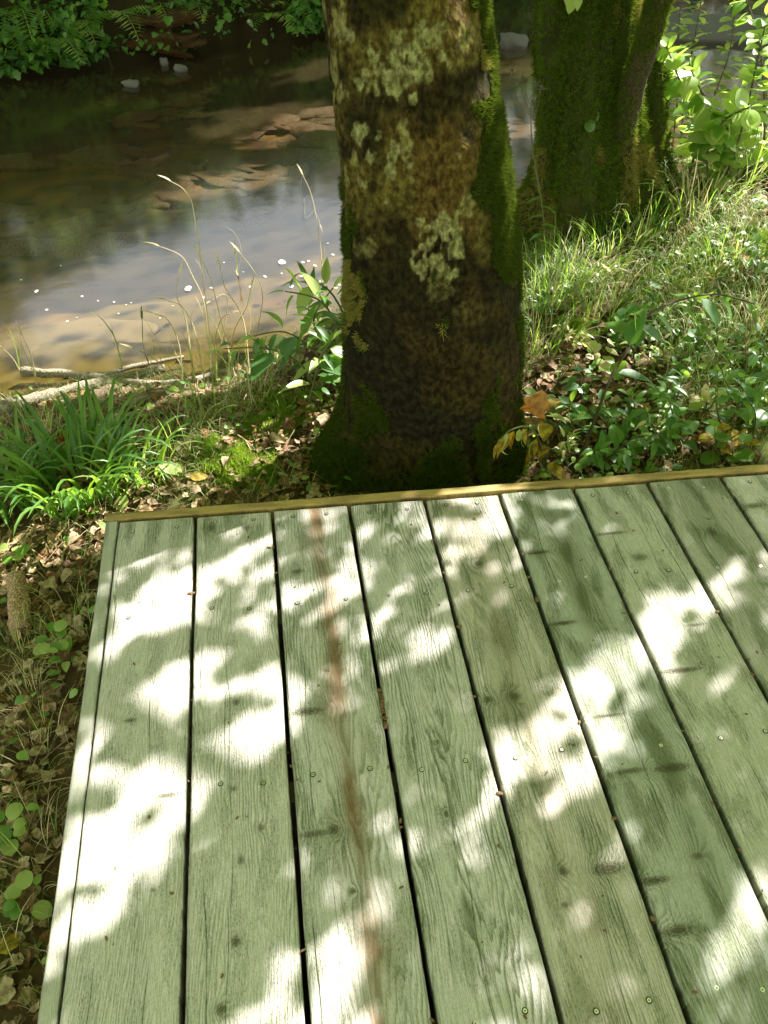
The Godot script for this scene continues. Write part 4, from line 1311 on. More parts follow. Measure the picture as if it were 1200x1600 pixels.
# ---------------------------------------------------------------- river stones, foam, driftwood
func build_shore() -> void:
	var plates := []
	for k in 5:
		plates.append(stone_mesh(Vector3(1.0, 0.13, 0.55), k * 13.0 + 3.0, 0.9, 7, 11))
	var beds := [[470, 190, 110, 45, 26], [340, 280, 110, 40, 24], [225, 160, 60, 18, 9], [200, 260, 90, 50, 12], [310, 150, 50, 18, 6], [800, 170, 40, 60, 9], [1110, 170, 90, 60, 12], [90, 300, 90, 90, 12]]
	for q in beds:
		for k in q[4]:
			var p := spot(q[0] + rnd(-1, 1) * q[2], q[1] + rnd(-1, 1) * q[3], -1.02)
			if p.z > along(SHORE, p.x) - 0.5:
				continue
			p.y = ground(p.x, p.z) - 0.004
			var r := rnd(0.10, 0.30)
			var o := part("flat_stone", plates[k % 5], M.rock if k % 4 else M.rock_pale, self, Transform3D(Basis(Vector3.UP, rnd(-0.5, 0.4)) * Basis(Vector3.RIGHT, rnd(-0.12, 0.16)) * Basis.from_scale(Vector3(r, r, r * rnd(0.7, 1.2))), p))
			tag(o, "flat rust-brown stone slab lying under the shallow river water", "stone", "stone slabs on the river bed")
	# a small pale mound of sand under the near water
	tag(part("sand_mound", stone_mesh(Vector3(0.40, 0.03, 0.22), 77.0, 0.3, 8, 20), mat(lin(0.095, 0.062, 0.011), 0.9), self, Transform3D(Basis(Vector3.UP, 0.2), spot(125, 535, WATER - 0.12))), "pale yellow hump of sand under the water near the driftwood", "sand bar")
	tag(part("wet_rock", stone_mesh(Vector3(0.12, 0.06, 0.08), 9.0, 0.4), M.rock_grey, self, Transform3D(Basis(), spot(803, 66, WATER + 0.02))), "dark wet rock breaking the water between the two trunks", "rock")
	tag(part("dark_ledge", stone_mesh(Vector3(0.9, 0.10, 0.3), 19.0, 0.35, 9, 22), M.rock_grey, self, Transform3D(Basis(), spot(1130, 52, WATER))), "dark stone ledge in the river behind the backlit shoots", "rock")
	# foam flecks
	var fleck_shapes := []
	for k in 3:
		fleck_shapes.append(stone_mesh(Vector3(1.0, 0.22, 0.7), 40.0 + k, 0.5, 6, 12))
	var flecks := [[440, 410, 15], [294, 451, 14], [472, 432, 8], [456, 448, 8], [473, 410, 6], [492, 415, 6], [414, 432, 6], [330, 450, 6], [318, 465, 6], [391, 448, 5], [520, 398, 6], [543, 412, 6], [482, 408, 5], [512, 380, 4], [57, 455, 6], [128, 463, 4], [178, 472, 4], [185, 490, 4], [73, 484, 4], [105, 502, 4], [197, 476, 3], [33, 437, 3], [95, 415, 3], [205, 473, 3], [153, 470, 3], [250, 497, 3], [120, 496, 3], [530, 445, 5], [380, 425, 3], [350, 410, 3], [500, 440, 4], [525, 450, 5], [440, 427, 3], [270, 478, 3]]
	for q in flecks:
		var p := spot(q[0], q[1], WATER + 0.002)
		var r: float = q[2] * 0.5 / FOCAL * (p - EYE).length()
		var o := part("foam_fleck", fleck_shapes[q[0] % 3], M.foam, self, Transform3D(Basis(Vector3.UP, rnd(0, 3)).scaled(Vector3(r, r * 0.8, r)), p))
		var big: bool = q[2] > 10
		tag(o, ("larger white foam fleck drifting near the tall dry grass" if q[0] == 294 else "larger white foam fleck drifting beside the big trunk") if big else "small white foam fleck floating on the calm water near the bank", "foam", "foam flecks on the water")
	# driftwood on the near shore
	var logs := [
		[[[40, 598], [130, 598], [230, 604], [310, 600]], 0.022, 0.012, "bleached", "long bleached branch lying along the water line"],
		[[[0, 650], [60, 630], [150, 608], [260, 588]], 0.035, 0.02, "bleached", "thick pale log slanting down the shore to the water"],
		[[[95, 655], [140, 630], [180, 612]], 0.030, 0.022, "twig", "short dark log tucked under the pale shore log"],
		[[[200, 640], [260, 615], [330, 590], [370, 585]], 0.018, 0.010, "bleached", "thin forked driftwood between the grass clump and the water"],
		[[[20, 672], [30, 650], [60, 638]], 0.022, 0.012, "twig", "stub of dark driftwood beside the broad-bladed clump"],
		[[[150, 600], [210, 585], [290, 572]], 0.014, 0.008, "bleached", "slender bleached stick at the water edge"],
		[[[845, 405], [875, 385], [915, 366]], 0.014, 0.007, "bleached", "sunlit pale stick at the foot of the forked mossy tree"],
		[[[925, 465], [950, 500], [990, 545]], 0.005, 0.003, "bleached", "thin pale twig lying in the grass beside the big trunk"],
		[[[1010, 545], [1060, 520], [1130, 505]], 0.006, 0.003, "twig", "thin brown twig under the arching leafy stem"],
		[[[1140, 530], [1160, 560], [1175, 578]], 0.005, 0.003, "bleached", "short bleached twig in the dark herbs"],
		[[[60, 1218], [80, 1170], [98, 1126]], 0.004, 0.002, "bleached", "thin white straw lying on dark leaf litter beside the deck"],
		[[[900, 715], [950, 735], [1000, 720]], 0.005, 0.003, "twig", "fallen twig close behind the far edge strip"]]
	for q in logs:
		var pts := []
		for k in q[0]:
			var p := on_ground(k[0], k[1])
			p.y = maxf(p.y, WATER) + q[1] * 0.7
			pts.append(p)
		tag(part("driftwood" if q[1] > 0.01 else "twig", tube_mesh(pts, q[1], q[2], 9, 7, 0.45), M[q[3]], self), q[4], "driftwood" if q[1] > 0.01 else "twig", "dead wood on the near bank")
	# the cut log beside the deck
	var a := on_ground(32, 918)
	var b := on_ground(36, 990)
	a.y += 0.045
	b.y += 0.02
	var log_bark := mat(lin(0.60, 0.42, 0.28), 0.9)
	log_bark.albedo_texture = M.bark.albedo_texture
	log_bark.heightmap_enabled = true
	log_bark.heightmap_texture = M.bark.heightmap_texture
	log_bark.heightmap_scale = 0.35
	log_bark.uv1_triplanar = true
	log_bark.uv1_scale = Vector3(9, 4, 4)
	var log_ := thing("cut_log", "short cut log end lying in dry leaves beside the deck", "log", b)
	part("wood", tube_mesh([b - b, (a - b) * 0.5 + Vector3(0.003, 0.004, 0), a - b], 0.028, 0.026, 18, 10, 0.25), log_bark, log_)
	part("cut_face", tube_mesh([a - b, a - b + (a - b).normalized() * 0.004], 0.025, 0.023, 14, 2), mat(lin(0.38, 0.30, 0.22), 0.85), log_)

# ---------------------------------------------------------------- plants one can count
# a stem with leaves in turn along it; path in world points
func leafy_stem(o: Node3D, path: Array, thick: float, leaves: int, from: float, size: float, kinds: Array, materials_: Array, droop: float, stem_mat: Material, two_ranked := false) -> void:
	var pts := smooth_path(path, 8)
	var local := PackedVector3Array()
	for p in pts:
		local.append(p - o.position)
	var st := SurfaceTool.new()
	st.begin(Mesh.PRIMITIVE_TRIANGLES)
	st.set_smooth_group(0)
	tube(st, local, thick, thick * 0.45, 6)
	st.index()
	st.generate_normals()
	part("stem", st.commit(), stem_mat, o)
	for k in leaves:
		var t := lerpf(from, 1.0, float(k) / maxi(1, leaves - 1))
		var i := mini(int(t * (local.size() - 1)), local.size() - 2)
		var d := (local[i + 1] - local[i]).normalized()
		var side := d.cross(Vector3(0, 0, 1) if two_ranked else dirv(rnd(0, TAU), 0.0)).normalized()
		if two_ranked:
			side = d.cross(Vector3.UP).normalized() * (1.0 if k % 2 else -1.0)
			if side.length() < 0.5:
				side = Vector3.RIGHT * (1.0 if k % 2 else -1.0)
		var dir := (side + d * rnd(0.2, 0.7) + Vector3(0, droop + rnd(-0.2, 0.2), 0)).normalized()
		if k == leaves - 1:
			dir = (d + Vector3(0, droop, 0)).normalized()
		var s := size * rnd(0.75, 1.2) * (0.65 + 0.35 * sin(PI * minf(1.0, 0.2 + t * 0.8)))
		part("leaf", kinds[k % kinds.size()], materials_[k % materials_.size()], o, aim(local[i] + dir * s * 0.12, dir, Vector3(rnd(-0.3, 0.3), 1, rnd(-0.3, 0.3)), Vector3(s, s, s)))

func clump(called: String, label: String, category: String, px: float, py: float, blades: int, size: float, wide: float, kinds: Array, materials_: Array, group := "", lean := Vector3.ZERO) -> Node3D:
	var foot := on_ground(px, py)
	var o := thing(called, label, category, foot, group)
	for k in blades:
		var a := rnd(0, TAU)
		var r := wide * sqrt(rng.randf())
		var x := foot.x + cos(a) * r
		var z := foot.z + sin(a) * r
		var out := Basis(Vector3.UP, PI / 2 - a + rnd(-0.9, 0.9))
		var s := size * rnd(0.55, 1.15)
		var b := Basis(Vector3(lean.z, 0, -lean.x).normalized() if lean.length() > 0.01 else Vector3.RIGHT, -lean.length()) * out
		part("blade", kinds[rng.randi_range(0, kinds.size() - 1)], materials_[k % materials_.size()], o, Transform3D(b.scaled(Vector3.ONE * s), Vector3(x - foot.x, ground(x, z) - foot.y - 0.01, z - foot.z)))
	return o

func build_plants() -> void:
	# broad-bladed clump by the corner of the deck
	clump("woodrush_clump", "big clump of broad glossy green blades beside the deck corner", "plant", 130, 765, 130, 0.28, 0.17, L.broad.slice(1), [M.leaf_green, M.leaf_dark, M.leaf_green], "broad-bladed clumps")
	clump("woodrush_clump", "broad-bladed clump at the shore end, cut by the picture edge", "plant", 10, 780, 80, 0.25, 0.13, L.broad.slice(1), [M.leaf_green, M.leaf_dark], "broad-bladed clumps")
	clump("woodrush_clump", "smaller broad-bladed clump between driftwood and the big clump", "plant", 215, 740, 60, 0.20, 0.10, L.broad.slice(2), [M.leaf_green, M.leaf_green, M.leaf_bright], "broad-bladed clumps")
	# tall dry grass by the water
	var stalks := [[[330, 590], [320, 480], [300, 430], [283, 400], [250, 385]], [[370, 600], [345, 500], [330, 440], [315, 405]], [[305, 600], [290, 500], [275, 460], [280, 430]], [[345, 560], [355, 480], [350, 460], [330, 470]], [[300, 355], [305, 345], [290, 300], [268, 284]], [[505, 470], [500, 380], [488, 310], [474, 275]], [[480, 380], [478, 340], [492, 330], [500, 350]], [[395, 560], [410, 470], [400, 430], [375, 395]], [[195, 590], [180, 530], [165, 505], [155, 495]], [[40, 600], [20, 560], [0, 540]], [[270, 590], [240, 560], [210, 545]], [[240, 588], [225, 545], [222, 500]], [[375, 470], [372, 430], [368, 400]], [[320, 600], [305, 520], [285, 480], [262, 470]], [[355, 590], [365, 520], [385, 480], [392, 450]], [[285, 600], [280, 540], [262, 500], [240, 490]], [[390, 590], [380, 500], [352, 450], [345, 420]], [[340, 600], [335, 540], [345, 500], [360, 490]], [[60, 610], [50, 560], [35, 525]]]
	for k in stalks.size():
		var q: Array = stalks[k]
		var foot := on_ground(q[0][0], q[0][1]) if k != 4 else on_ground(335, 590)
		foot.y = maxf(foot.y, WATER)
		var depth := (foot - EYE).dot(-cam_basis.z)
		var pts := [foot]
		for j in range(1, q.size()):
			pts.append(deep(q[j][0], q[j][1], depth - 0.06 * j))
		var o := thing("dry_grass_stalk", ["tall dry grass stalk bowing over the milky water", "straight dry grass stalk amid bowing ones at the water edge", "curled dry grass stalk at the water edge", "short looped dry grass stalk at the water edge", "long arching seed stalk reaching highest against dark water", "upright pale grass stalk against the water beside the big trunk", "short pale grass tip crossing the upright stalk by the trunk", "dry grass stalk rising from the leafy balsam", "dark seed stalk leaning over the sand bar", "thin dry stalk in shallow water at the picture edge", "low dry stalk bent over the pale shore log", "green blade standing over the shore log", "single fine stalk before the foam flecks", "dry stalk bowing low over the pale shore log", "dry stalk leaning away from the water towards the balsam", "fine dry stalk with its tip over the sand hump", "tall loosely bent stalk between the foam flecks and the balsam", "short upright stalk in the middle of the dry grass", "lone dry stalk standing in the golden shallows"][k], "grass", foot, "dry grass stalks at the water edge")
		var loc := []
		for p in pts:
			loc.append(p - foot)
		part("stalk", tube_mesh(loc, 0.0032, 0.0014, 5, 8), M.straw if k not in [8, 11] else M.stem, o)
		var tip: Vector3 = loc[-1]
		part("seed_head", leaf_mesh(1, 0.16, 0.4, 0.4, 5), M.straw if k not in [8, 11] else M.stem, o, aim(tip, (tip - loc[-2]) as Vector3, Vector3(0.2, 1, 0.3), Vector3.ONE * 0.07))
		for j in 2:
			part("leaf", L.blade[2 + j], M.straw if j else M.leaf_green, o, aim(loc[1] * (0.25 + 0.3 * j), Vector3(rnd(-1, 1), rnd(0.2, 1), rnd(-1, 1)), Vector3.UP, Vector3.ONE * rnd(0.15, 0.3)))
	# leafy plants left of the trunk
	var left := [[[545, 600], [530, 520], [500, 470], [445, 455]], [[525, 610], [500, 560], [450, 520], [395, 525]], [[500, 620], [470, 570], [420, 545], [350, 545]], [[540, 620], [515, 560], [490, 500], [520, 450]], [[550, 570], [540, 500], [510, 450], [470, 440]], [[480, 640], [490, 600], [500, 560], [520, 530]]]
	var names := ["leafy balsam stem arching highest over the water beside the trunk", "leafy balsam stem drooping towards the foam flecks", "lowest leafy balsam stem spreading over the shore", "upright leafy balsam stem close against the trunk", "balsam stem with narrow dark leaves leaning off the trunk", "short bright balsam sprig above the mossy ground"]
	for k in left.size():
		var q: Array = left[k]
		var foot := on_ground(q[0][0], q[0][1])
		var depth := (foot - EYE).dot(-cam_basis.z)
		var pts := [foot]
		for j in range(1, 4):
			pts.append(deep(q[j][0], q[j][1], depth - 0.05 * j))
		var o := thing("balsam_plant", names[k], "plant", foot, "balsam plants beside the big trunk")
		leafy_stem(o, pts, 0.005, 15, 0.25, 0.125, L.lance + [L.oval[0]], [M.leaf_green, M.leaf_dark, M.leaf_bright], -0.15, M.stem)
	# yellowing plant at the right foot of the trunk
	var yl := thing("wilted_plant", "wilted plant with hanging yellow leaves at the foot of the big trunk", "plant", on_ground(850, 745))
	var yd := (yl.position - EYE).dot(-cam_basis.z)
	leafy_stem(yl, [yl.position, deep(846, 700, yd - 0.08), deep(828, 668, yd - 0.16), deep(798, 672, yd - 0.22), deep(778, 692, yd - 0.24)], 0.0035, 15, 0.3, 0.075, L.lance, [M.leaf_yellow, M.leaf_bright, M.leaf_yellow], -1.3, M.stem)
	leafy_stem(yl, [yl.position, deep(855, 690, yd - 0.06), deep(850, 650, yd - 0.10), deep(838, 622, yd - 0.12)], 0.004, 9, 0.2, 0.08, L.oval, [M.leaf_yellow, M.leaf_yellow, M.leaf_bright], -0.4, M.stem)
	part("leaf", leaf_mesh(2, 1.05, 0.4, 1.0, 12, 0.4, 0.05), M.leaf_orange, yl, aim(deep(828, 645, yd - 0.12) - yl.position, Vector3(0.4, 0.9, 0.1), Vector3(0, 0.3, 1), Vector3.ONE * 0.085))
	# the arching leafy stem of the right bank
	var arch := thing("arching_stem", "tall dark stem with large drooping green leaves arching over the grassy bank", "plant", on_ground(900, 735))
	var ad := (arch.position - EYE).dot(-cam_basis.z)
	leafy_stem(arch, [arch.position, deep(920, 680, ad), deep(955, 590, ad + 0.02), deep(985, 540, ad + 0.06), deep(1005, 500, ad + 0.10)], 0.006, 6, 0.55, 0.115, L.oval, [M.leaf_dark, M.leaf_green], -0.5, M.stem_dark)
	leafy_stem(arch, [deep(985, 540, ad + 0.06), deep(1010, 495, ad + 0.12), deep(1060, 470, ad + 0.2), deep(1120, 460, ad + 0.25), deep(1180, 475, ad + 0.3)], 0.005, 13, 0.1, 0.115, L.oval + L.lance, [M.leaf_green, M.leaf_dark, M.leaf_green], -0.35, M.stem_dark, true)
	# low herbs between arch and deck
	var herbs := [[1000, 720, 0.20, "low dark herb close behind the deck edge below the arching stem"], [1060, 700, 0.24, "bushy dark green herb behind the deck, beside the arching stem"], [1120, 690, 0.28, "tall dark herb with broad leaves behind the deck edge"], [1180, 690, 0.28, "broad dark herb cut by the picture edge above the deck"], [940, 725, 0.16, "small dark herb between the wilted plant and the deck"], [1150, 640, 0.26, "upright herb with paired leaves on the shaded bank"], [1050, 640, 0.18, "small pale-leaved herb on the shaded bank"], [1190, 600, 0.22, "herb of oval leaves half cut by the picture edge"], [890, 690, 0.18, "thin herb beside the wilted yellow plant"], [980, 670, 0.14, "small bright herb below the dark arching stem"]]
	for q in herbs:
		var foot := on_ground(q[0], q[1])
		var o := thing("herb", q[3], "plant", foot, "low herbs behind the deck")
		for j in 3:
			var e := foot + Vector3(rnd(-0.12, 0.12), q[2] * rnd(0.6, 1.0), rnd(-0.08, 0.08))
			leafy_stem(o, [foot + Vector3(rnd(-0.03, 0.03), -0.01, 0), foot.lerp(e, 0.5) + Vector3(rnd(-0.03, 0.03), 0.02, 0), e], 0.003, 8, 0.25, 0.068, L.oval + L.lance, [M.leaf_dark, M.leaf_green, M.leaf_green], -0.1, M.stem)
	# weeds scattered in the grass
	for q in [[850, 500], [890, 545], [940, 450], [985, 480], [1020, 530], [1075, 500], [1120, 445], [1165, 460], [1090, 560], [1140, 600], [870, 600], [915, 625], [1010, 590], [1060, 600], [960, 540], [1180, 430], [1040, 450], [930, 580], [1185, 640], [1100, 650], [845, 660], [880, 720], [1010, 690], [1130, 720]]:
		var foot := on_ground(q[0], q[1])
		var o := thing("bank_weed", "small leafy weed growing in the grass of the sunny bank", "plant", foot, "weeds in the bank grass")
		var kinds: Array = [L.oval, L.lance, L.round][rng.randi_range(0, 2)]
		var ms: Array = [[M.leaf_bright, M.leaf_green], [M.leaf_green, M.leaf_dark], [M.leaf_green, M.leaf_yellow], [M.leaf_bright, M.straw]][rng.randi_range(0, 3)]
		for j in 3:
			var e := foot + Vector3(rnd(-0.08, 0.08), rnd(0.06, 0.16), rnd(-0.06, 0.06))
			leafy_stem(o, [foot, foot.lerp(e, 0.5) + Vector3(rnd(-0.02, 0.02), 0.02, 0), e], 0.002, rng.randi_range(5, 9), 0.2, rnd(0.03, 0.06), kinds, ms, -0.1, M.stem)
	# backlit hazel shoots at the top
	var shoots := [[[1060, 260], [1070, 150], [1085, 60], [1100, -20], "hazel shoot nearest the leaning stem, leaves lit from behind"], [[1090, 270], [1110, 170], [1140, 80], [1150, -10], "middle hazel shoot with the largest backlit leaves"], [[1130, 290], [1160, 200], [1180, 110], [1200, 20], "outer hazel shoot leaning to the picture edge"], [[1075, 280], [1090, 200], [1060, 120], [1040, 70], "short hazel shoot crossing behind the leaning stem"], [[1150, 280], [1140, 210], [1100, 150], [1080, 110], "low hazel shoot with pale yellow-green leaves"], [[1190, 270], [1195, 180], [1185, 60], [1150, -40], "hazel shoot along the picture edge, bending over the others"], [[1050, 240], [1060, 130], [1060, 40], [1075, -50], "straight hazel shoot rising close beside the leaning stem"], [[1110, 290], [1105, 240], [1130, 190], [1175, 165], "short hazel shoot with small leaves above the straw tussock"]]
	for q in shoots:
		var foot := on_ground(q[0][0], q[0][1])
		var depth := (foot - EYE).dot(-cam_basis.z)
		var pts := [foot]
		for j in range(1, 4):
			pts.append(deep(q[j][0], q[j][1], depth - 0.12 * j))
		var o := thing("hazel_shoot", q[4], "sapling", foot, "backlit hazel shoots")
		leafy_stem(o, pts, 0.006, 52, 0.15, 0.105, L.round + L.oval, [M.leaf_bright, M.leaf_bright, M.leaf_green], -0.25, M.twig)
	# twig of leaves that hangs into the top of the picture
	var ov := thing("overhanging_sprig", "sprig of bright green leaves hanging in front of the forked mossy tree", "foliage", deep(905, -60, 2.9))
	leafy_stem(ov, [ov.position, deep(895, -30, 2.88), deep(900, -12, 2.86)], 0.003, 6, 0.3, 0.09, L.oval, [M.leaf_bright], -0.2, M.twig)
	# tussocks of the right bank
	var tuss := [[860, 470, 110, 0.30, 0.12, "dense grass tussock beside the big trunk on the sunny bank"], [905, 440, 90, 0.26, 0.12, "pale grass tussock in front of the forked mossy tree"], [960, 400, 90, 0.26, 0.12, "grass tussock below the leaning stem"], [1010, 370, 90, 0.26, 0.13, "mixed green and straw tussock under the hazel shoots"], [1090, 340, 100, 0.30, 0.14, "tall bleached straw tussock in full sun"], [1150, 400, 80, 0.24, 0.13, "sunlit tussock at the outer edge of the bank"], [850, 545, 70, 0.20, 0.10, "short grass tuft at the shaded foot of the bank"], [930, 490, 70, 0.22, 0.12, "trailing grass tuft over brown leaves"], [1160, 280, 90, 0.34, 0.15, "long green grass tussock behind the hazel shoots"], [1180, 520, 70, 0.2, 0.12, "brown withered grass tuft among dark herbs"]]
	for k in tuss.size():
		var q: Array = tuss[k]
		var ms := [M.leaf_green, M.straw, M.leaf_bright, M.leaf_dark, M.leaf_green] if k not in [4, 9] else [M.straw, M.straw, M.leaf_green]
		clump("grass_tussock", q[5], "grass", q[0], q[1], q[2], q[3], q[4], L.blade, ms, "grass tussocks on the sunny bank", Vector3(-0.15, 0, 0.25))
	var tuss2 := [[330, 640, 80, 0.22, 0.12, "loose grass tuft between the driftwood and the balsam"], [285, 690, 60, 0.18, 0.10, "fine grass tuft above the lobed green leaf"], [390, 620, 60, 0.22, 0.1, "thin grass tuft at the water edge below the balsam"], [110, 960, 60, 0.12, 0.09, "short green grass tuft against the deck side strip"], [120, 1010, 50, 0.12, 0.08, "grass tuft with clover leaves beside the deck"], [45, 1100, 60, 0.10, 0.05, "dry straw tuft on dark litter beside the deck"], [60, 700, 60, 0.22, 0.1, "grass tuft beside the dark driftwood"]]
	for q in [[30, 1040, 50, 0.13, 0.10, "grass tuft growing beside the cut log"], [100, 900, 45, 0.12, 0.09, "sunny grass tuft between the deck corner and the cut log"], [60, 1200, 50, 0.14, 0.10, "dark grass tuft in the shade along the deck side"], [40, 1360, 50, 0.14, 0.10, "dark grass tuft among seedlings low beside the deck"], [30, 1540, 50, 0.14, 0.10, "grass tuft at the lowest corner of the bank"], [160, 830, 40, 0.10, 0.06, "small grass tuft tucked under the deck corner"]]:
		tuss2.append(q)
	for k in tuss2.size():
		var q: Array = tuss2[k]
		clump("grass_tuft", q[5], "grass", q[0], q[1], q[2], q[3], q[4], L.blade, [M.straw, M.straw, M.moss_dry] if k == 5 else [M.leaf_green, M.leaf_bright, M.straw], "grass tufts on the near bank")
	# a dead flower stalk and a seedling by the second tree
	var ds := thing("dead_flower_stalk", "tall thin dead flower stalk with fluffy seed heads before the forked tree", "plant", on_ground(855, 420))
	var dd := (ds.position - EYE).dot(-cam_basis.z)
	part("stalk", tube_mesh([Vector3.ZERO, deep(848, 330, dd - 0.05) - ds.position, deep(832, 230, dd - 0.1) - ds.position, deep(830, 160, dd - 0.15) - ds.position, deep(838, 130, dd - 0.18) - ds.position], 0.004, 0.002, 5, 6), M.stem, ds)
	for q in [[838, 132], [832, 160], [805, 150], [800, 110], [818, 120], [845, 140]]:
		var c := deep(q[0], q[1], dd - 0.17) - ds.position
		var hd := SurfaceTool.new()
		hd.begin(Mesh.PRIMITIVE_TRIANGLES)
		for j in 16:
			tube(hd, PackedVector3Array([c, c + dirv(rnd(0, TAU), rnd(-1.2, 1.3)) * rnd(0.015, 0.035)]), 0.0012, 0.0006, 3)
		tube(hd, PackedVector3Array([deep(835, 190, dd - 0.13) - ds.position, c]), 0.0013, 0.001, 3)
		hd.generate_normals()
		part("seed_head", hd.commit(), M.bleached, ds)
	for j in 8:
		var p := deep(850 - (j % 2) * 5, 310 + j * 14, dd - 0.05) - ds.position
		part("leaf", L.lance[j % 3], M.leaf_green, ds, aim(p, Vector3(1 if j % 2 else -1, 0.2, 0.3), Vector3.UP, Vector3.ONE * 0.08))
	var ivy := thing("ivy_sprig", "few small pale ivy leaves on the shaded mossy trunk", "ivy", deep(915, 170, 3.42))
	for q in [[917, 148], [912, 163], [921, 175], [915, 190]]:
		part("leaf", L.round[q[0] % 3], M.leaf_green, ivy, aim(deep(q[0], q[1], 3.40) - ivy.position, Vector3(0.6, -0.4, 0.4), Vector3(0, 0.6, 1), Vector3.ONE * 0.05))
	# seedlings and single leaves in the litter
	var singles := [[262, 752, "lobed", "leaf_bright", 0.075, "bright green lobed leaf beside the broad-bladed clump"], [205, 795, "lobed", "leaf_bright", 0.055, "small lobed green leaf over the deck corner"], [60, 750, "dry", "leaf_orange", 0.06, "orange fallen leaf caught in the broad-bladed clump"], [300, 760, "oval", "leaf_yellow", 0.06, "yellow-green leaf lying by the deck corner"], [1082, 362, "oval", "leaf_orange", 0.10, "orange fallen leaf in the straw tussock"], [1150, 415, "dry", "leaf_orange", 0.09, "orange curled leaf on the sunny bank edge"], [720, 735, "dry", "leaf_brown", 0.05, "brown leaf at the foot of the big trunk"], [1030, 618, "oval", "rock_pale", 0.05, "pale oval leaf glinting on the shaded bank"], [1052, 632, "oval", "bleached", 0.05, "white shining leaf beside the pale oval leaf"], [20, 1300, "round", "leaf_green", 0.05, "round green leaf on dark litter by the deck"], [20, 1500, "dry", "leaf_yellow", 0.06, "yellow-brown curled leaf at the lowest bank corner"], [1098, 590, "oval", "leaf_bright", 0.06, "pale green oval leaf among the shaded herbs"], [460, 668, "dry", "leaf_rust", 0.07, "rust-red curled leaf on pale litter beside the trunk"], [405, 680, "dry", "leaf_rust", 0.06, "dark rust leaf beside the bright moss cushion"], [95, 705, "dry", "leaf_orange", 0.07, "orange-brown leaf under the green blades"], [545, 650, "oval", "leaf_yellow", 0.08, "yellow leaf hanging against the big trunk"]]
	for q in singles:
		var p := on_ground(q[0], q[1])
		var set_: Array = L[q[2]]
		tag(part("single_leaf", set_[int(q[0]) % set_.size()], M[q[3]], self, aim(p + Vector3(0, 0.035, 0), dirv(rnd(0, TAU), rnd(-0.2, 0.2)), Vector3(rnd(-0.2, 0.2), 1, 0.3), Vector3.ONE * q[4])), q[5], "leaf")
	for q in [[90, 1015, "small clover-like seedling beside the deck"], [110, 1040, "second clover-like seedling, lower along the deck side"], [20, 1310, "green seedling on dark litter by the deck"], [50, 1420, "dark green seedling near the lowest bank corner"], [30, 880, "light green seedling at the picture edge in sun"], [960, 600, "yellow-green seedling below the arching stem"], [975, 640, "bright seedling catching sun on the bank"], [870, 640, "small seedling beside the orange lobed leaf"]]:
		var foot := on_ground(q[0], q[1])
		var o := thing("seedling", q[2], "plant", foot, "seedlings on the near bank")
		for j in 7:
			var d := dirv(rnd(0, TAU), rnd(0.0, 0.5))
			part("leaf", L.round[j % 3] if q[0] < 100 else L.oval[j % 3], M.leaf_green if j % 2 else M.leaf_bright, o, aim(d * 0.015 + Vector3(0, 0.02 + 0.006 * j, 0), d, Vector3.UP, Vector3.ONE * rnd(0.025, 0.045)))

# ---------------------------------------------------------------- litter, grass, moss
func on_bank() -> Vector3:
	for k in 200:
		var x := rnd(-2.6, 3.4)
		var z := rnd(-5.6, 0.1)
		var q := to_deck(Vector3(x, 0, z))
		if q.x > -0.48 and q.y > DECK_FAR + 0.036 * q.x - 0.02:
			continue
		if z < along(SHORE, x) + 0.04:
			continue
		return Vector3(x, ground(x, z), z)
	return Vector3(-1.5, -0.3, -1.5)

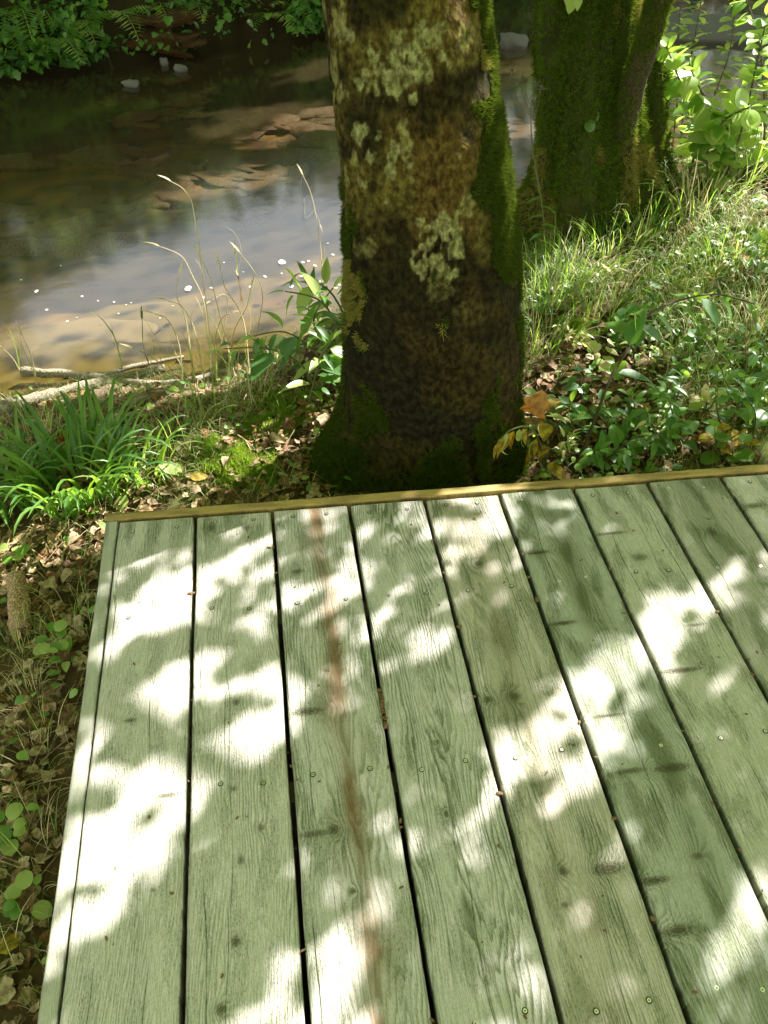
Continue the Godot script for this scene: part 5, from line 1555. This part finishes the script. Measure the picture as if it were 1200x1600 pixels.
func build_ground_cover() -> void:
	var browns: Array[Color] = [Color(0.34, 0.25, 0.14), Color(0.22, 0.145, 0.07), Color(0.50, 0.40, 0.25), Color(0.13, 0.085, 0.04), Color(0.36, 0.25, 0.12), Color(0.26, 0.13, 0.055), Color(0.54, 0.45, 0.31), Color(0.28, 0.22, 0.09)]
	for k in 3:
		var pl := []
		var co := []
		for i in 11000:
			var p := on_bank()
			var green := noise.get_noise_2d(p.x * 110.0 + 700.0, p.z * 110.0)
			if p.x > 0.5 and rng.randf() < 0.42 + green:
				continue
			pl.append(aim(p + Vector3(0, rnd(0.002, 0.022), 0), dirv(rnd(0, TAU), rnd(-0.5, 0.5)), Vector3(rnd(-0.6, 0.6), 1, rnd(-0.6, 0.6)), Vector3.ONE * rnd(0.014, 0.045)))
			co.append(browns[rng.randi_range(0, 7)].lerp(browns[rng.randi_range(0, 7)], rng.randf()))
		tag(scatter("leaf_litter", L.dry[k], M.tint_dry, pl, co, self), ["brown leaf litter covering the near bank soil", "small curled litter leaves mixed over the near bank", "broken litter leaves spread over the near bank"][k], "leaf litter")
	# grass
	for k in 4:
		var pl := []
		var co := []
		for i in 26000:
			var p := on_bank()
			var green := noise.get_noise_2d(p.x * 110.0 + 700.0, p.z * 110.0) + (0.20 if p.x > 0.45 else -0.02)
			if rng.randf() > smoothstep(-0.1, 0.45, green) or Vector2(p.x - 0.15, p.z + 2.14).length() < 0.33:
				continue
			var s := rnd(0.05, 0.16) * (1.2 if p.x > 0.45 and p.z < -2.3 else 0.7)
			pl.append(Transform3D(Basis(Vector3.UP, rnd(0, TAU)).scaled(Vector3(s * 0.8, s, s)), p - Vector3(0, 0.005, 0)))
			var c := Color(0.09, 0.20, 0.024).lerp(Color(0.34, 0.46, 0.075), rng.randf())
			if rng.randf() < 0.30:
				c = Color(0.66, 0.58, 0.37)
			co.append(c)
		tag(scatter("grass", L.blade[k + 1], M.tint_leaf, pl, co, self), ["short green grass scattered over the near bank", "fine grass blades mixed with straw on the near bank", "bent grass blades across the near bank", "drooping grass blades across the near bank"][k], "grass")
	# straw lying over the litter
	var ps := []
	var cs := []
	for i in 17000:
		var p := on_bank()
		if p.x > 0.4 and i % 3:
			continue
		var s := rnd(0.05, 0.16)
		ps.append(aim(p + Vector3(0, rnd(0.008, 0.03), 0), dirv(rnd(0, TAU), rnd(-0.15, 0.35)), Vector3(rnd(-0.4, 0.4), 1, rnd(-0.4, 0.4)), Vector3(s * 0.9, s, s)))
		cs.append(Color(0.58, 0.49, 0.31).lerp(Color(0.26, 0.20, 0.10), rng.randf()) if rng.randf() < 0.7 else Color(0.10, 0.15, 0.03))
	tag(scatter("straw", leaf_mesh(4, 0.022, 0.2, 0.5, 6), M.tint_dry, ps, cs, self), "dry straw and dead grass strewn over the leaf litter", "straw")
	# crumbs of bark and seed on the boards and in the gaps
	var deck: Node3D = get_node("wooden_deck")
	var pg := []
	for i in 210:
		var u := rnd(-0.45, 1.5)
		if i % 3 == 0:
			u = GAPS[rng.randi_range(1, 8)] + rnd(-0.006, 0.006)
		var s := rnd(0.0012, 0.0032) * (1.6 if i % 9 == 0 else 1.0)
		pg.append(deck.transform * aim(Vector3(u, 0.0012, rnd(-1.57, -0.1)), dirv(rnd(0, TAU), 0), Vector3.UP, Vector3(s, s * 0.5, s * rnd(1.0, 2.5))))
	for i in 70:
		var s := rnd(0.002, 0.0045)
		pg.append(deck.transform * aim(Vector3(GAPS[3] + rnd(-0.004, 0.004), rnd(-0.008, 0.0), to_deck(spot(596, 1105 + rnd(-32, 32))).y), dirv(rnd(0, TAU), 0), Vector3.UP, Vector3(s, s * 0.6, s * 1.4)))
	tag(scatter("deck_crumbs", stone_mesh(Vector3(1, 0.6, 1), 4.0, 0.5, 4, 6), M.leaf_brown, pg, [], self), "crumbs of bark and seed scattered on the planks and in their gaps", "debris")
	# creeping small-leaved cover on the right bank
	var pl2 := []
	var co2 := []
	for i in 26000:
		var p := on_bank()
		if p.x < 0.45 and rng.randf() < 0.9:
			continue
		if noise.get_noise_2d(p.x * 140.0, p.z * 140.0 + 900.0) < -0.05:
			continue
		pl2.append(aim(p + Vector3(0, rnd(0.01, 0.07), 0), dirv(rnd(0, TAU), rnd(-0.3, 0.4)), Vector3(rnd(-0.4, 0.4), 1, rnd(-0.4, 0.4)), Vector3.ONE * rnd(0.015, 0.045)))
		co2.append(Color(0.045, 0.14, 0.02).lerp(Color(0.22, 0.34, 0.05), rng.randf()))
	tag(scatter("creeping_plants", L.oval[1], M.tint_leaf, pl2, co2, self), "small-leaved creeping greenery over the grassy bank", "ground cover")
	# moss cushions on the ground
	var t := tuft_mesh()
	var cushions := [[430, 650, 0.16, "bright green moss cushion between the balsam and pale litter"], [345, 715, 0.12, "yellow-green moss patch beside the lobed leaf"], [395, 740, 0.10, "thin moss patch close behind the deck edge"], [1060, 420, 0.14, "moss mound on the sunny grassy bank"], [1180, 380, 0.12, "moss hump at the edge of the sunny bank"], [900, 520, 0.10, "moss patch under the trailing grass tuft"]]
	for q in cushions:
		var foot := on_ground(q[0], q[1])
		var o := thing("moss_cushion", q[3], "moss", foot, "moss cushions on the near bank")
		var pm := []
		for i in 1500:
			var a := rnd(0, TAU)
			var r: float = q[2] * sqrt(rng.randf()) * (1.0 + 0.3 * sin(a * 3.0 + q[0]))
			var x := cos(a) * r
			var z := sin(a) * r
			pm.append(aim(Vector3(x, ground(foot.x + x, foot.z + z) - foot.y + 0.02 * (1.0 - r / q[2]), z), Vector3(rnd(-0.6, 0.6), 1, rnd(-0.6, 0.6)), Vector3(rnd(-1, 1), 0.1, rnd(-1, 1)), Vector3.ONE * rnd(0.010, 0.022)))
		scatter("tufts", t, mat(lin(0.13, 0.20, 0.02), 0.85, lin(0.25, 0.36, 0.02)), pm, [], o)
	# fallen leaves that can be told apart, each a thing
	var zones := [[[0, 830, 170, 1000], 60, ["leaf_tan", "leaf_brown", "leaf_tan", "leaf_rust"], " curled fallen leaf in the sunny litter beside the deck corner", "fallen leaves beside the deck corner"], [[0, 1000, 130, 1590], 45, ["leaf_brown", "leaf_tan", "leaf_brown", "leaf_tan"], " curled fallen leaf in the shaded litter along the deck side", "fallen leaves along the deck side"], [[340, 630, 535, 765], 70, ["leaf_tan", "leaf_tan", "leaf_brown", "leaf_rust"], " dry fallen leaf on the sunlit ground between moss and the big trunk", "fallen leaves beside the big trunk"], [[830, 540, 1190, 720], 60, ["leaf_tan", "leaf_brown", "leaf_rust", "leaf_brown"], " fallen leaf among herbs behind the deck edge", "fallen leaves among the herbs"], [[0, 600, 330, 700], 45, ["leaf_tan", "leaf_brown", "leaf_orange", "leaf_tan"], " dry fallen leaf caught among the driftwood on the shore", "fallen leaves on the shore"]]
	for q in zones:
		for i in q[1]:
			var p := on_ground(rnd(q[0][0], q[0][2]), rnd(q[0][1], q[0][3]))
			var dq := to_deck(p)
			if dq.x > -0.5 and dq.y > DECK_FAR - 0.05 or p.y < WATER + 0.02:
				continue
			var which: String = q[2][rng.randi_range(0, 3)]
			var o := part("fallen_leaf", L.dry[rng.randi_range(0, 5)], M[which], self, aim(p + Vector3(0, rnd(0.012, 0.03), 0), dirv(rnd(0, TAU), rnd(-0.4, 0.4)), Vector3(rnd(-0.5, 0.5), 1, rnd(-0.5, 0.5)), Vector3.ONE * rnd(0.03, 0.065)))
			var hue: String = {"leaf_tan": "pale tan", "leaf_brown": "mid brown", "leaf_rust": "rust-red", "leaf_orange": "orange"}[which]
			tag(o, hue + q[3], "leaf", q[4])
